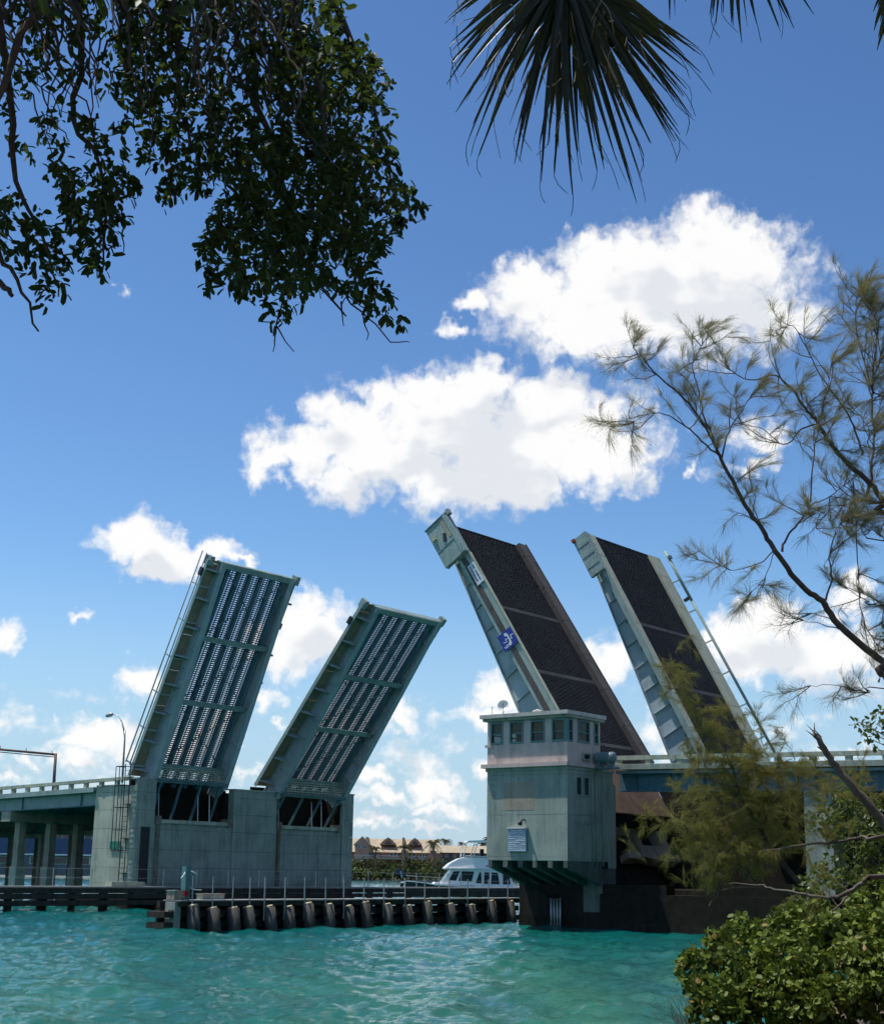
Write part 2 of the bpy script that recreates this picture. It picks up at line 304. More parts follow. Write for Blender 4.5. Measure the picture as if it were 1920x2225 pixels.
# ------------------------------------------------------------------ mesh helpers
ORG = {}
class MB:
    def __init__(s, xf=None): s.v = []; s.f = []; s.xf = xf
    def add(s, vs, fs):
        n = len(s.v); s.v += [tuple(map(float, q)) for q in vs]; s.f += [tuple(i + n for i in q) for q in fs]; return s
    def box(s, x0, x1, y0, y1, z0, z1):
        return s.add([(x0,y0,z0),(x1,y0,z0),(x1,y1,z0),(x0,y1,z0),(x0,y0,z1),(x1,y0,z1),(x1,y1,z1),(x0,y1,z1)],
                     [(0,3,2,1),(4,5,6,7),(0,1,5,4),(1,2,6,5),(2,3,7,6),(3,0,4,7)])
    def hexa(s, b4, t4):       # eight free corners: bottom ring, top ring
        return s.add(list(b4) + list(t4), [(0,3,2,1),(4,5,6,7),(0,1,5,4),(1,2,6,5),(2,3,7,6),(3,0,4,7)])
    def prism(s, ring, d):     # closed ring of 3D points swept by vector d
        n = len(ring); d = np.array(d, float)
        return s.add(list(ring) + [np.array(q, float) + d for q in ring],
                     [tuple(range(n))[::-1], tuple(range(n, 2 * n))] + [(i, (i + 1) % n, n + (i + 1) % n, n + i) for i in range(n)])
    def tube(s, pts, r, n=8, cap=True):
        pts = [np.array(q, float) for q in pts]; m = len(pts)
        rr = [r] * m if np.isscalar(r) else list(r)
        ref = None; vs = []; fs = []
        for i, q in enumerate(pts):
            d = pts[min(i + 1, m - 1)] - pts[max(i - 1, 0)]; d /= (np.linalg.norm(d) + 1e-12)
            if ref is None:
                ref = np.cross(d, (0, 0, 1)); 
                if np.linalg.norm(ref) < 1e-3: ref = np.cross(d, (1, 0, 0))
            ref = ref - d * (ref @ d); ref /= (np.linalg.norm(ref) + 1e-12); b = np.cross(d, ref)
            for k in range(n):
                a = 2 * math.pi * k / n; vs.append(q + rr[i] * (math.cos(a) * ref + math.sin(a) * b))
        for i in range(m - 1):
            for k in range(n):
                k2 = (k + 1) % n; fs.append((i * n + k, i * n + k2, (i + 1) * n + k2, (i + 1) * n + k))
        if cap: fs += [tuple(range(n))[::-1], tuple((m - 1) * n + k for k in range(n))]
        return s.add(vs, fs)
    def beam(s, p, q, w, h, up=(0, 0, 1)):
        p = np.array(p, float); q = np.array(q, float); d = q - p; d /= np.linalg.norm(d)
        sd = np.cross(d, up); sd /= np.linalg.norm(sd); u = np.cross(sd, d); a = sd * w / 2; b = u * h / 2
        return s.hexa([p - a - b, p + a - b, q + a - b, q - a - b], [p - a + b, p + a + b, q + a + b, q - a + b])
    def build(s, name, mat, parent=None, smooth=False, kind=None):
        vs = s.v
        if s.xf: vs = [s.xf(*q) for q in vs]
        if parent is not None and parent.name in ORG:
            o = ORG[parent.name]; vs = [(q[0] - o[0], q[1] - o[1], q[2] - o[2]) for q in vs]
        me = bpy.data.meshes.new(name); me.from_pydata([tuple(map(float, q)) for q in vs], [], s.f); me.validate()
        if smooth:
            for p in me.polygons: p.use_smooth = True
        return link(name, me, mat, parent, kind)
def link(name, me, mat, parent=None, kind=None):
    o = bpy.data.objects.new(name, me)
    if mat is not None and not me.materials: me.materials.append(MT[mat] if isinstance(mat, str) else mat)
    COL.objects.link(o)
    if parent is not None:
        o.parent = parent
        if parent.name in ORG: ORG[o.name] = ORG[parent.name]
    if kind: o['kind'] = kind
    return o
def tag(o, label=None, cat=None, group=None, kind=None):
    if label: o['label'] = label
    if cat: o['category'] = cat
    if group: o['group'] = group
    if kind: o['kind'] = kind
    return o
def thing(name, label, cat, org=(0, 0, 0), group=None, bridge=True):
    """an Empty at the base of a thing; parts are written in bridge (or world) coordinates and stored relative to it"""
    o = bpy.data.objects.new(name, None); COL.objects.link(o); o.empty_display_size = 0.3
    if bridge: o.location = W(*org); o.rotation_euler = (0, 0, ANG)
    else: o.location = org
    ORG[o.name] = org
    return tag(o, label, cat, group)
def meshnp(name, verts, faces_list, mat, parent=None, kind=None, smooth=False):
    """verts Nx3 (world), faces_list: list of int arrays, each n x k"""
    verts = np.asarray(verts, np.float32)
    if parent is not None and parent.name in ORG: verts = verts - np.array(ORG[parent.name], np.float32)
    me = bpy.data.meshes.new(name)
    me.vertices.add(len(verts)); me.vertices.foreach_set('co', verts.ravel())
    lt = []; ls = []; idx = []; st = 0
    for f in faces_list:
        f = np.asarray(f, np.int32); k = f.shape[1]
        idx.append(f.ravel()); lt.append(np.full(len(f), k, np.int32)); ls.append(st + np.arange(len(f), dtype=np.int32) * k); st += f.size
    idx = np.concatenate(idx); lt = np.concatenate(lt); ls = np.concatenate(ls)
    me.loops.add(len(idx)); me.loops.foreach_set('vertex_index', idx)
    me.polygons.add(len(lt)); me.polygons.foreach_set('loop_start', ls); me.polygons.foreach_set('loop_total', lt)
    if smooth: me.polygons.foreach_set('use_smooth', np.ones(len(lt), bool))
    me.update(calc_edges=True); me.validate()
    return link(name, me, mat, parent, kind)

# ------------------------------------------------------------------ water
def water():
    az_ = np.radians(np.linspace(-24, 24, 420)); n_r = 620
    r_ = 9.0 * (300 / 9.0) ** np.linspace(0, 1, n_r)
    A, RR = np.meshgrid(az_, r_)
    X = RR * np.sin(A); Y = RR * np.cos(A); Z = np.zeros_like(X)
    g = np.random.default_rng(3)
    for k in range(46):
        lam = 0.35 * (7.0 / 0.35) ** g.random(); th = math.radians(200) + g.normal() * 0.75
        kx, ky = math.cos(th) * 2 * math.pi / lam, math.sin(th) * 2 * math.pi / lam
        ph = kx * X + ky * Y + g.random() * 6.28
        Z += 0.0095 * lam ** 0.6 * (1 - 1.6 * np.abs(np.sin(ph / 2 + 0.35 * np.sin(0.21 * (X * g.normal() + Y * g.normal())))))
    Z -= Z.mean()
    edge = np.clip((np.radians(24) - np.abs(A)) / np.radians(2.0), 0, 1) * np.clip((RR - 9) / 3, 0, 1) * np.clip((300 - RR) / 60, 0, 1)
    Z *= edge
    V_ = np.stack([X, Y, Z], -1).reshape(-1, 3)
    nc = len(az_); i = np.arange(n_r - 1)[:, None] * nc + np.arange(nc - 1)[None]
    F = np.stack([i, i + 1, i + 1 + nc, i + nc], -1).reshape(-1, 4)
    # the rest of the sheet, out to the horizon
    ring = np.radians(np.concatenate([np.linspace(24, 336, 53)])); n0 = len(V_)
    ex = []
    for r in (9.0, 300.0, 6000.0): ex += [(r * math.sin(a), r * math.cos(a), 0) for a in ring]
    m = len(ring); F2 = []
    for j in range(2):
        for k in range(m - 1): F2.append((n0 + j * m + k, n0 + j * m + k + 1, n0 + (j + 1) * m + k + 1, n0 + (j + 1) * m + k))
    n1 = n0 + len(ex); fr = np.radians(np.linspace(-24, 24, 15)); o = [(300 * math.sin(a), 300 * math.cos(a), 0) for a in fr] + [(6000 * math.sin(a), 6000 * math.cos(a), 0) for a in fr]
    for k in range(14): F2.append((n1 + k, n1 + k + 1, n1 + 15 + k + 1, n1 + 15 + k))
    ob = meshnp('water', np.concatenate([V_, np.array(ex), np.array(o)]), [np.concatenate([F, np.array(F2)])], None, smooth=True)
    mt, t, p, out = newmat('turquoise_water'); ob.data.materials.append(mt)
    tc = N(t, 'ShaderNodeTexCoord'); v = tc.outputs['Object']
    s = N(t, 'ShaderNodeSeparateXYZ'); t.links.new(v, s.inputs[0])
    n1_ = NOISE(t, VM(t, 'MULTIPLY', v, (0.05, 0.022, 1)), 1.0, 4, 0.55)
    n2_ = NOISE(t, VM(t, 'MULTIPLY', v, (0.30, 0.10, 1)), 1.0, 5, 0.6)
    shallow = M(t, 'ADD', MR(t, s.outputs[1], 24, 58, 0.85, 0.0), M(t, 'MULTIPLY', M(t, 'SUBTRACT', n1_, 0.5), 1.6), clamp=True)
    c = MIX(t, shallow, col4((0.001, 0.104, 0.092)), col4((0.026, 0.138, 0.070)))
    c = MIX(t, MR(t, n2_, 0.35, 0.70, 0, 0.65), c, col4((0.002, 0.07, 0.08)))
    t.links.new(c, p.inputs['Base Color'])
    p.inputs['IOR'].default_value = 1.33; p.inputs['Roughness'].default_value = 0.04; p.inputs['Specular IOR Level'].default_value = 0.38
    f1 = NOISE(t, VM(t, 'MULTIPLY', v, (1.0, 1.6, 1)), 5.5, 5, 0.65); f2 = NOISE(t, VM(t, 'MULTIPLY', v, (1.0, 1.6, 1)), 1.7, 5, 0.65)
    h = M(t, 'ADD', M(t, 'MULTIPLY', f1, 0.45), f2)
    b = N(t, 'ShaderNodeBump'); b.inputs['Strength'].default_value = 0.62; b.inputs['Distance'].default_value = 0.13
    t.links.new(h, b.inputs['Height']); t.links.new(b.outputs[0], p.inputs['Normal'])
    return tag(ob, kind='structure')
water()

# the bank the photographer stands on: it runs away to the right, behind the shrub, up to the bridge
def bank():
    shore = [(-60, -6), (-30, 3), (-12, 6), (-4, 8), (0, 10.5), (3.2, 16.5), (4.6, 20), (5.4, 24), (8.5, 32), (12, 45), (15.5, 57), (24, 60), (60, 66), (110, 80)]
    vs = []; fs = []; n = len(shore)
    for k, (off, z) in enumerate(((0, -0.6), (0.35, 0.05), (1.4, 0.42), (5, 0.75), (30, 1.0), (120, 1.2))):
        for i, (x, y) in enumerate(shore):
            a = np.array(shore[max(i - 1, 0)]); b = np.array(shore[min(i + 1, n - 1)]); d = (b - a) / np.linalg.norm(b - a)
            q = np.array([x, y]) + np.array([d[1], -d[0]]) * off * (1 if off < 10 else 1) + rng.normal(0, .12, 2) * (0 < k < 4)
            vs.append((q[0], q[1], z + rng.normal(0, .05) * (k > 1)))
    for k in range(5):
        for i in range(n - 1): fs.append((k * n + i, (k + 1) * n + i, (k + 1) * n + i + 1, k * n + i + 1))
    o = meshnp('ground', vs, [fs], 'soil', smooth=True); tag(o, kind='structure')
bank()

def far_shore():
    mb = MB()
    pts = [(-700, 300), (-420, 330), (-160, 372), (-60, 378), (0, 376), (60, 372), (200, 380), (500, 360), (900, 300)]
    n = len(pts)
    for off, z in ((0, -.5), (1.5, .35), (6, .9), (600, 1.6)): mb.v += [(x, y + off, z) for x, y in pts]
    for k in range(3): mb.f += [(k * n + i, k * n + i + 1, (k + 1) * n + i + 1, (k + 1) * n + i) for i in range(n - 1)]
    tag(mb.build('far_bank', 'sand'), kind='structure')
far_shore()

# ------------------------------------------------------------------ bascule leaves
def grate(mb, s0, s1, b0, b1, ds=0.135, db=0.30, t0=-0.08, tk=0.068, lk=0.055):
    k = s0
    while k < s1: mb.box(k, k + tk, b0, b1, t0, 0.0); k += ds
    k = b0
    while k < b1 + 1e-6: mb.box(s0, s1, k - lk / 2, k + lk / 2, t0 + 0.03, -0.006); k += db
class Leaf: pass
def bascule_leaf(label, side, q, th, Ls, b0, b1, dt, dsl, wn, wf, tail):
    th = R(th); c, s_ = math.cos(th), math.sin(th); sg = 1 if side == 'L' else -1
    def xf(s, b, t): return (q[0] + sg * (s * c - t * s_), b, q[1] + s * s_ + t * c)
    dep = lambda s: dt + dsl * (Ls - s)
    root = thing('bascule_leaf', label, 'drawbridge leaf', (q[0], (b0 + b1) / 2, q[1]), 'raised bascule leaves')
    L = Leaf(); L.xf = xf; L.root = root; L.dep = dep; L.Ls = Ls; L.b0 = b0; L.b1 = b1
    st = 'steel_skylit'
    for gb, out in ((b0, -1), (b1, 1)):
        mb = MB(xf); e = -tail; w = 0.06
        ring = [(e, gb - w / 2, -.10), (Ls, gb - w / 2, -.10), (Ls, gb - w / 2, -dep(Ls)), (e + .8, gb - w / 2, -dep(e)), (e, gb - w / 2, -dep(e) * .7)]
        mb.prism(ring, (0, w, 0)); g = mb.build('main_girder', st, root)
        mb = MB(xf); fw = 0.19
        mb.hexa([(e + .8, gb - fw, -dep(e) - .05), (Ls, gb - fw, -dep(Ls) - .05), (Ls, gb + fw, -dep(Ls) - .05), (e + .8, gb + fw, -dep(e) - .05)],
                [(e + .8, gb - fw, -dep(e)), (Ls, gb - fw, -dep(Ls)), (Ls, gb + fw, -dep(Ls)), (e + .8, gb + fw, -dep(e))])
        mb.build('bottom_flange', st, g)
        MB(xf).box(e, Ls, gb - .15, gb + .15, -.10, -.05).build('top_flange', st, g)
        k = 0.5
        while k < Ls - .2:
            for o2 in (out, -out):
                y0, y1 = sorted((gb + o2 * .03, gb + o2 * .15))
                mb = MB(xf).prism([(k, y0, -.10), (k + .045, y0, -.10), (k + .045, y0, -dep(k)), (k, y0, -dep(k))], (0, y1 - y0, 0))
                mb.build('stiffener', st, g)
            k += 1.38
    for fb in (1.3, 5.5, 9.6, Ls - .12):
        d = min(.62, dep(fb) - .02); mb = MB(xf); mb.box(fb - .02, fb + .02, b0 + .05, b1 - .05, -d, -.38)
        f = mb.build('floor_beam', st, root)
        MB(xf).box(fb - .17, fb + .17, b0 + .05, b1 - .05, -d - .05, -d).build('beam_flange', 'steel_light', f)
    n = 6
    for i in range(n):
        b = b0 + (b1 - b0) * (i + .65) / (n + .3)
        mb = MB(xf); mb.box(-tail * .25, Ls - .1, b - .02, b + .02, -.37, -.095); mb.box(-tail * .25, Ls - .1, b - .12, b + .12, -.40, -.37)
        mb.build('stringer', 'steel_blue' if side == 'L' else 'steel', root)
    bays = [(1.3, 5.5), (5.5, 9.6), (9.6, Ls - .1)]
    for s0, s1 in bays:
        m_ = (b0 + b1) / 2
        for p, r_ in (((s0, b0 + .1), (s1, b1 - .1)), ((s0, b1 - .1), (s1, b0 + .1))):
            d0, d1 = min(.5, dep(p[0]) - .06), min(.5, dep(r_[0]) - .06)
            MB(xf).beam((p[0], p[1], -d0 - (.04 if p[1] > m_ else 0)), (r_[0], r_[1], -d1 - (.04 if p[1] > m_ else 0)), .045, .045, (0, 0, 1)).build('brace', 'steel', root)
    mb = MB(xf)
    if side == 'L': grate(mb, 0.0, Ls, b0 + .02, b1 - .02)
    else: grate(mb, 0.0, Ls, b0 + .02, b1 - .02, .092, .12, -.09, .030, .028)
    mb.build('deck_grating', 'grating' if side == 'R' else 'grating_pale', root, kind='stuff')
    MB(xf).box(Ls, Ls + .07, b0 - .2, b1 + .2, -dt * .9, .02).build('end_beam', 'steel_light' if side == 'L' else 'grating', root)
    # walkways at both edges: plate on brackets, with an upstand at the outer edge
    def walk(w, gb, mat, up_mat, fat, t_up, name='walkway'):
        y0, y1 = sorted((w, gb)); o = -1 if w < gb else 1
        a, e = 0.3, Ls
        k = a
        while k < e - .05:
            MB(xf).box(k + .008, min(k + 2.28, e), y0, y1, -.03, .05 + fat).build('walk_panel', mat, root); k += 2.3
        MB(xf).box(a, e, w - .03, w + .03, -.16, t_up).build('curb_plate', up_mat, root)
        k = a + .5
        while k < e:
            ring = [(k, gb, -.04), (k, w, -.04), (k, w, -.20), (k, gb, -.62)]
            br = MB(xf).prism(ring, (.05, 0, 0)).build('bracket', st, root)
            y0_, y1_ = sorted((gb + o * .05, w))
            MB(xf).box(k - .05, k + .10, y0_, y1_, -.085, -.04).build('bracket_flange', 'steel_light', br)
            k += 1.84
    L.walk = walk
    return L

L1 = bascule_leaf('raised far-side leaf with outer tubular handrail, leftmost of the four', 'L', (-34.6, 7.5), 64.5, 14.3, 5.3, 11.1, .45, .056, 4.3, 11.9, .5)
L1.walk(4.3, 5.3, 'walk', 'steel_light', 0, .06); L1.walk(11.75, 11.1, 'walk', 'steel_light', 0, .06)
L2 = bascule_leaf('raised far-side leaf leaning lowest, beside the leftmost leaf', 'L', (-34.18, 7.5), 51.25, 14.7, 15.5, 21.75, .45, .056, 14.4, 22.6, .5)
L2.walk(14.35, 15.5, 'walk', 'steel_light', 0, .08); L2.walk(22.5, 21.75, 'walk', 'steel_light', 0, .06)
R1 = bascule_leaf('raised near-side leaf above the control house, bearing a blue square sign', 'R', (-2.6, 7.5), 57.3, 15.0, 5.3, 11.0, .60, .091, 4.35, 11.8, 1.6)
R1.walk(4.35, 5.3, 'walk', 'steel_light', 0, .66)
MB(R1.xf).box(.3, 12.4, 4.285, 4.32, .02, .30).build('kick_strip', 'walk_brown', R1.root); MB(R1.xf).box(.3, 12.4, 4.27, 4.42, .62, .69).build('parapet_cap', 'walk_pale', R1.root); R1.walk(11.65, 11.0, 'walk_brown', 'walk_brown', .22, .34)
R2 = bascule_leaf('raised near-side leaf with pale walkway and handrail, rightmost of the four', 'R', (-1.0, 7.5), 61.5, 15.6, 15.5, 21.5, .60, .091, 14.7, 22.9, 1.6)
R2.walk(14.75, 15.5, 'walk_pale', 'steel_light', .05, .16); R2.walk(22.7, 21.5, 'walk_pale', 'walk_pale', .06, .14)

def handrail(L, w, t, s0, s1, step, posts_to, mat='steel_light', r=.045, n_rail=2):
    for k in range(n_rail):
        tt = t - k * .42
        MB(L.xf).tube([(s0, w, tt), (s1, w, tt)], r, 8).build('handrail', mat, L.root, True)
    s = s0 + .1
    while s <= s1:
        p = MB(L.xf).beam((s, w, t), (s, posts_to, -.05), .07, .07, (1, 0, 0)).build('rail_post', mat, L.root)
        MB(L.xf).beam((s, w, -.08), (s, posts_to + (1 if posts_to > w else -1) * .8, -.10), .09, .09, (1, 0, 0)).build('post_bracket', mat, p)
        s += step
handrail(L1, 4.30, .66, .9, 14.6, 2.32, 4.34, 'steel_skylit', .045)
handrail(R2, 23.12, .50, .5, 15.9, 2.2, 22.85, r=.09, n_rail=1)

for L in (R1, R2):
    for k_ in (1.3, 5.5, 9.6): MB(L.xf).box(k_ - .11, k_ + .11, L.b0 + .05, L.b1 - .05, .001, .006).build('deck_seam', 'galv_dull', L.root)
# tip housings, lamps and latch blocks of the leaves
mb = MB(R1.xf); mb.box(12.5, 15.0, 4.02, 4.30, -.86, .64); tb = mb.build('tip_fascia_box', 'steel_light', R1.root)
MB(R1.xf).box(13.45, 13.5, 4.0, 4.02, -.84, .35).build('fascia_seam', 'steel', tb)
MB(R1.xf).box(12.5, 15.0, 3.97, 4.02, .42, .64).build('fascia_lip', 'steel_light', tb)
MB(R1.xf).box(15.0, 15.05, 3.97, 4.35, -.9, .67).build('fascia_end_lip', 'steel', tb)
MB(R1.xf).box(14.15, 14.45, 3.92, 4.02, -.74, -.48).build('fender_lamp', 'walk_pale', tb)
MB(R1.xf).prism([(13.75, 3.96, -.20), (14.15, 3.96, -.02), (14.08, 3.96, .12), (13.68, 3.96, -.06)], (0, .07, 0)).build('dark_lamp', 'black', tb)
MB(R1.xf).prism([(13.75, 4.005, .20), (14.85, 4.005, .12), (14.9, 4.005, .32), (14.4, 4.005, .40), (13.7, 4.005, .38)], (0, .012, 0)).build('bare_patch', 'conc_raw', tb)
MB(R1.xf).box(14.9, 15.2, 4.1, 4.35, .65, .85).build('tip_lamp', 'steel_light', R1.root)
mb = MB(R2.xf); mb.box(13.1, 15.7, 14.5, 14.75, -.84, .10); tb2 = mb.build('tip_fascia_box', 'steel_light', R2.root)
for s in (13.6, 14.3, 15.0): MB(R2.xf).box(s, s + .04, 14.48, 14.5, -.8, .06).build('fascia_seam', 'steel', tb2)
MB(R2.xf).box(15.5, 15.7, 14.36, 14.5, -.86, -.66).build('red_lamp', 'red', R2.root)
mb = MB(R2.xf); mb.tube([(12.2, 23.12, .50), (15.9, 23.12, .50)], .10, 8); mb.build('lamp_arm', 'steel_light', R2.root, True)
MB(R2.xf).box(15.3, 15.5, 23.0, 23.25, .5, .7).build('tip_lamp', 'steel', R2.root)
MB(R2.xf).box(12.4, 12.55, 23.0, 23.2, .1, .5).build('dark_lamp', 'black', R2.root)
for L, b, s in ((L1, 4.28, 13.2), (L2, 14.32, 13.0)):
    MB(L.xf).box(s, s + .5, b - .12, b + .06, -.02, .22).build('dark_lamp', 'black', L.root)
for L, b in ((L1, 4.5), (L1, 11.8), (L2, 14.5), (L2, 22.4)):
    MB(L.xf).box(L.Ls - .35, L.Ls + .22, b - .16, b + .16, -.25, .22).build('tip_latch', 'steel_light', L.root)
for s in (12.6, 9.1, 7.2):
    MB(L1.xf).box(s, s + .12, 11.75, 12.15, -.12, 0).build('side_bracket', 'steel', L1.root)
MB(L1.xf).box(10.9, 11.3, 11.95, 12.1, .0, .18).build('red_lamp', 'red', L1.root)
# open grid floor where leaf meets pier, and the racks behind it
for L in (L1, L2):
    d0, d1 = .55, L.dep(.7) + .1
    def xfa(u, b, t, L=L, d0=d0, d1=d1):
        k = u / 1.1
        return L.xf(1.38 - .66 * k + t * .3, b, -d0 - (d1 - d0) * k - t)
    mb = MB(xfa); grate(mb, 0, 1.1, L.b0 + .1, L.b1 - .1, .17, .32, -.04, .075, .06)
    mb.build('apron_grating', 'walk_pale', L.root, kind='stuff')
    MB(L.xf).beam((.66, L.b0, -d1 - .02), (.66, L.b1, -d1 - .02), .14, .2, (1, 0, 0)).build('apron_beam', 'steel', L.root)
    for i in range(4):
        b = L.b0 + .5 + i * (L.b1 - L.b0 - 1.0) / 3
        MB(L.xf).beam((.6, b, -d1 + .05), (-3.6, b, -d1 - .35), .10, .16, (0, 1, 0)).build('rack_strut', 'steel_blue', L.root)
    MB(L.xf).box(-4.4, -3.0, L.b0 + .2, L.b1 - .2, -1.9, -.3).build('counterweight', 'tide_shade', L.root)
# deck tails of the near leaves: rusty floor plates and concrete counterweights with open pockets
MB(R1.xf).box(-2.75, -.02, 5.2, 10.95, -.07, .0).build('rusty_floor_plate', 'rust', R1.root)
MB(R2.xf).box(-2.6, -.02, 15.6, 21.4, -.07, .0).build('rusty_floor_plate', 'rust', R2.root)
def leafpt(L, x, y, t):
    """(s,b) where the line of sight meets the plane at height t over the deck of leaf L"""
    o = np.array(L.xf(0, 0, t)); e1 = np.array(L.xf(1, 0, t)) - o; n = np.array(L.xf(0, 0, t + 1)) - o
    d = sight(x, y); dl = np.array([d @ BX, d @ BY, d[2]]); p0 = EYEP - BO; pl = np.array([p0 @ BX, p0 @ BY, EYE])
    k = ((o - pl) @ n) / (dl @ n); h = pl + dl * k
    return (h - o) @ e1, h[1]
KX = lambda x, y: (1320 + x / 5.5875, 1680 + y / 5.5875)
Z6 = lambda x, y: (1300 + x / 2.884, 1560 + y / 2.884)
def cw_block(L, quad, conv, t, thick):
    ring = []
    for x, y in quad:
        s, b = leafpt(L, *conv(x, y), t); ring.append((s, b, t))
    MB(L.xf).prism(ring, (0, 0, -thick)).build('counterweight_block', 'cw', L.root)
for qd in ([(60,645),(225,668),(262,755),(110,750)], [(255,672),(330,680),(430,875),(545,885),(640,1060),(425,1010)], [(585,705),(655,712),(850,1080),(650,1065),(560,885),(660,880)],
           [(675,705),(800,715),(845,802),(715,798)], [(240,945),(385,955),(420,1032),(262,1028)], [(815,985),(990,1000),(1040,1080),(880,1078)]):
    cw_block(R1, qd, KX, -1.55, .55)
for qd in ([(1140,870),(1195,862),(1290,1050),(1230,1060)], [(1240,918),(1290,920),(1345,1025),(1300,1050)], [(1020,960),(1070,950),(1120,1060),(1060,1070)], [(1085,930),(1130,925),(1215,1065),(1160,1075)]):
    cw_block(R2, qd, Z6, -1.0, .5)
mb = MB(R1.xf); mb.box(-6.6, -3.0, 5.1, 11.1, -3.6, -2.2); mb.build('counterweight', 'conc_stain_shade', R1.root)
mb = MB(R2.xf); mb.box(-6.0, -3.2, 15.5, 21.5, -3.2, -1.65); mb.build('counterweight', 'conc_stain_shade', R2.root)

# blue telephone sign on the near leaf: handset, lightning flash and 9
sg_ = thing('telephone_sign', 'blue square sign with white handset, lightning bolt and 9 on raised leaf', 'sign', (R1.xf(7, 4.2, 0)[0], 4.2, R1.xf(7, 4.2, 0)[2]))
def sxf(r, d, o):       # r to the right, d down the plate, 0..1, read with the leaf lowered (tip to the left)
    return R1.xf(7.56 - r * .93, 4.27 - o, .63 - d * .92)
mb = MB(sxf); mb.hexa([(0,0,0),(1,0,0),(1,1,0),(0,1,0)], [(0,0,.03),(1,0,.03),(1,1,.03),(0,1,.03)]); mb.build('plate', 'blue', sg_)
def flat(pts, o0=.033, o1=.042): return MB(sxf).prism([(x, y, o0) for x, y in pts], (0, 0, o1 - o0))
hs = [(.10,.50),(.13,.41),(.22,.36),(.36,.345),(.50,.34),(.66,.345),(.80,.36),(.88,.41),(.90,.50),(.88,.555),(.72,.555),(.69,.47),(.60,.44),(.40,.44),(.30,.47),(.28,.555),(.13,.555)]
flat(hs).build('handset_symbol', 'signwhite', sg_)
flat([(.46,.03),(.50,.03),(.435,.205),(.63,.205),(.60,.33),(.56,.33),(.58,.245),(.375,.245)]).build('lightning_symbol', 'signwhite', sg_)
flat([(.47,.45),(.51,.45),(.445,.585),(.62,.585),(.53,.84),(.49,.84),(.56,.625),(.385,.625)]).build('lightning_symbol', 'signwhite', sg_)
mb = MB(sxf); cx_, cy_, ro, ri = .80, .68, .085, .045; k_ = 20
for i in range(k_):
    a0, a1 = 2 * math.pi * i / k_, 2 * math.pi * (i + 1) / k_
    P_ = [(cx_ + r_ * math.cos(a), cy_ + r_ * math.sin(a) * 1.05) for r_, a in ((ri, a0), (ro, a0), (ro, a1), (ri, a1))]
    mb.prism([(x, y, .033) for x, y in P_], (0, 0, .009))
mb.prism([(x, y, .0335) for x, y in [(cx_ + .045, cy_), (cx_ + .085, cy_), (cx_ + .075, cy_ + .13), (cx_ + .02, cy_ + .20), (cx_ - .06, cy_ + .205), (cx_ - .06, cy_ + .165), (cx_ + .01, cy_ + .155), (cx_ + .04, cy_ + .10)]], (0, 0, .009))
mb.build('numeral', 'signwhite', sg_)
s2 = thing('small_notice', 'small pale notice with dark lettering below the tip box of the leaf', 'sign', (R1.xf(11, 4.2, 0)[0], 4.2, R1.xf(11, 4.2, 0)[2]))
MB(R1.xf).box(10.55, 11.8, 4.25, 4.28, .16, .62).build('plate', 'signwhite', s2)
for row, t in enumerate((.47, .28)):
    s = 11.7
    for k in range(11 - row):
        w_ = random.uniform(.04, .065)
        if not (row == 0 and k == 3): MB(R1.xf).box(s - w_, s, 4.24, 4.25, t - .045, t + .045).build('letter', 'ink', s2)
        s -= w_ + .045

# ------------------------------------------------------------------ control house
TW = thing('control_house', 'pale teal concrete bridge control house with pink windowed top floor', 'control house', (-2.2, 1.8, 0))
def tp(name, mat, x0, x1, y0, y1, z0, z1, parent=TW): return MB().box(x0, x1, y0, y1, z0, z1).build(name, mat, parent)
# body in four poured lifts with recessed joints
core = tp('core_wall', 'conc', -4.27, -.03, .03, 3.65, 2.9, 6.95)
for z0, z1 in ((2.92, 3.06), (3.075, 4.86), (4.875, 6.6), (6.615, 6.93)):
    # near face, back face, channel face and bridge face of each lift, with the openings left clear
    MB().box(-4.3, 0, 0, .03, z0, z1).build('wall_lift', 'conc', TW)
    MB().box(-4.3, -4.27, .03, 3.68, z0, z1).build('wall_lift', 'conc', TW)
    MB().box(-.03, 0, .03, 3.68, z0, z1).build('wall_lift', 'conc', TW)
tp('tan_patch', 'conc_tan', -3.38, -1.71, -.006, 0, 5.07, 6.28)
tp('belt_course', 'conc_pink', -4.48, .15, -.25, 2.75, 6.93, 7.10)
tp('belt_course', 'conc', -4.36, .05, -.05, 2.70, 6.78, 6.93)
tp('belt_course', 'conc', -.03, .06, 2.705, 3.68, 6.80, 6.93)
# top floor: sill wall, mullion walls, lintel
y9 = 2.64
tp('sill_wall', 'conc_pink', -4.3, 0, 0, .16, 7.10, 7.98); tp('sill_wall', 'conc_pink', -4.3, -4.14, .16, y9 - .16, 7.10, 7.98)
tp('sill_wall', 'conc_pink', -.16, 0, .16, y9 - .16, 7.10, 7.98); tp('sill_wall', 'conc_pink', -4.3, 0, y9 - .16, y9, 7.10, 7.98)
tp('floor_slab', 'dark', -4.14, -.16, .16, y9 - .16, 7.101, 7.16)
tp('sill_ledge', 'conc_pink', -4.40, -4.3, -.06, y9, 7.86, 7.98); tp('sill_ledge', 'conc_pink', -4.3, -4.05, -.06, 0, 7.86, 7.98)
for n_, a in (('lintel', (-4.3, 0, 0, .16)), ('lintel', (-4.3, -4.14, .16, y9 - .16)), ('lintel', (-.16, 0, .16, y9 - .16)), ('lintel', (-4.3, 0, y9 - .16, y9))):
    tp(n_, 'conc_pink', *a, 9.0, 9.14)
tp('roof_slab', 'roof', -4.52, .22, -.32, y9 + .2, 9.14, 9.31); tp('roof_edge', 'conc', -4.46, .16, -.16, y9 + .16, 9.02, 9.139)
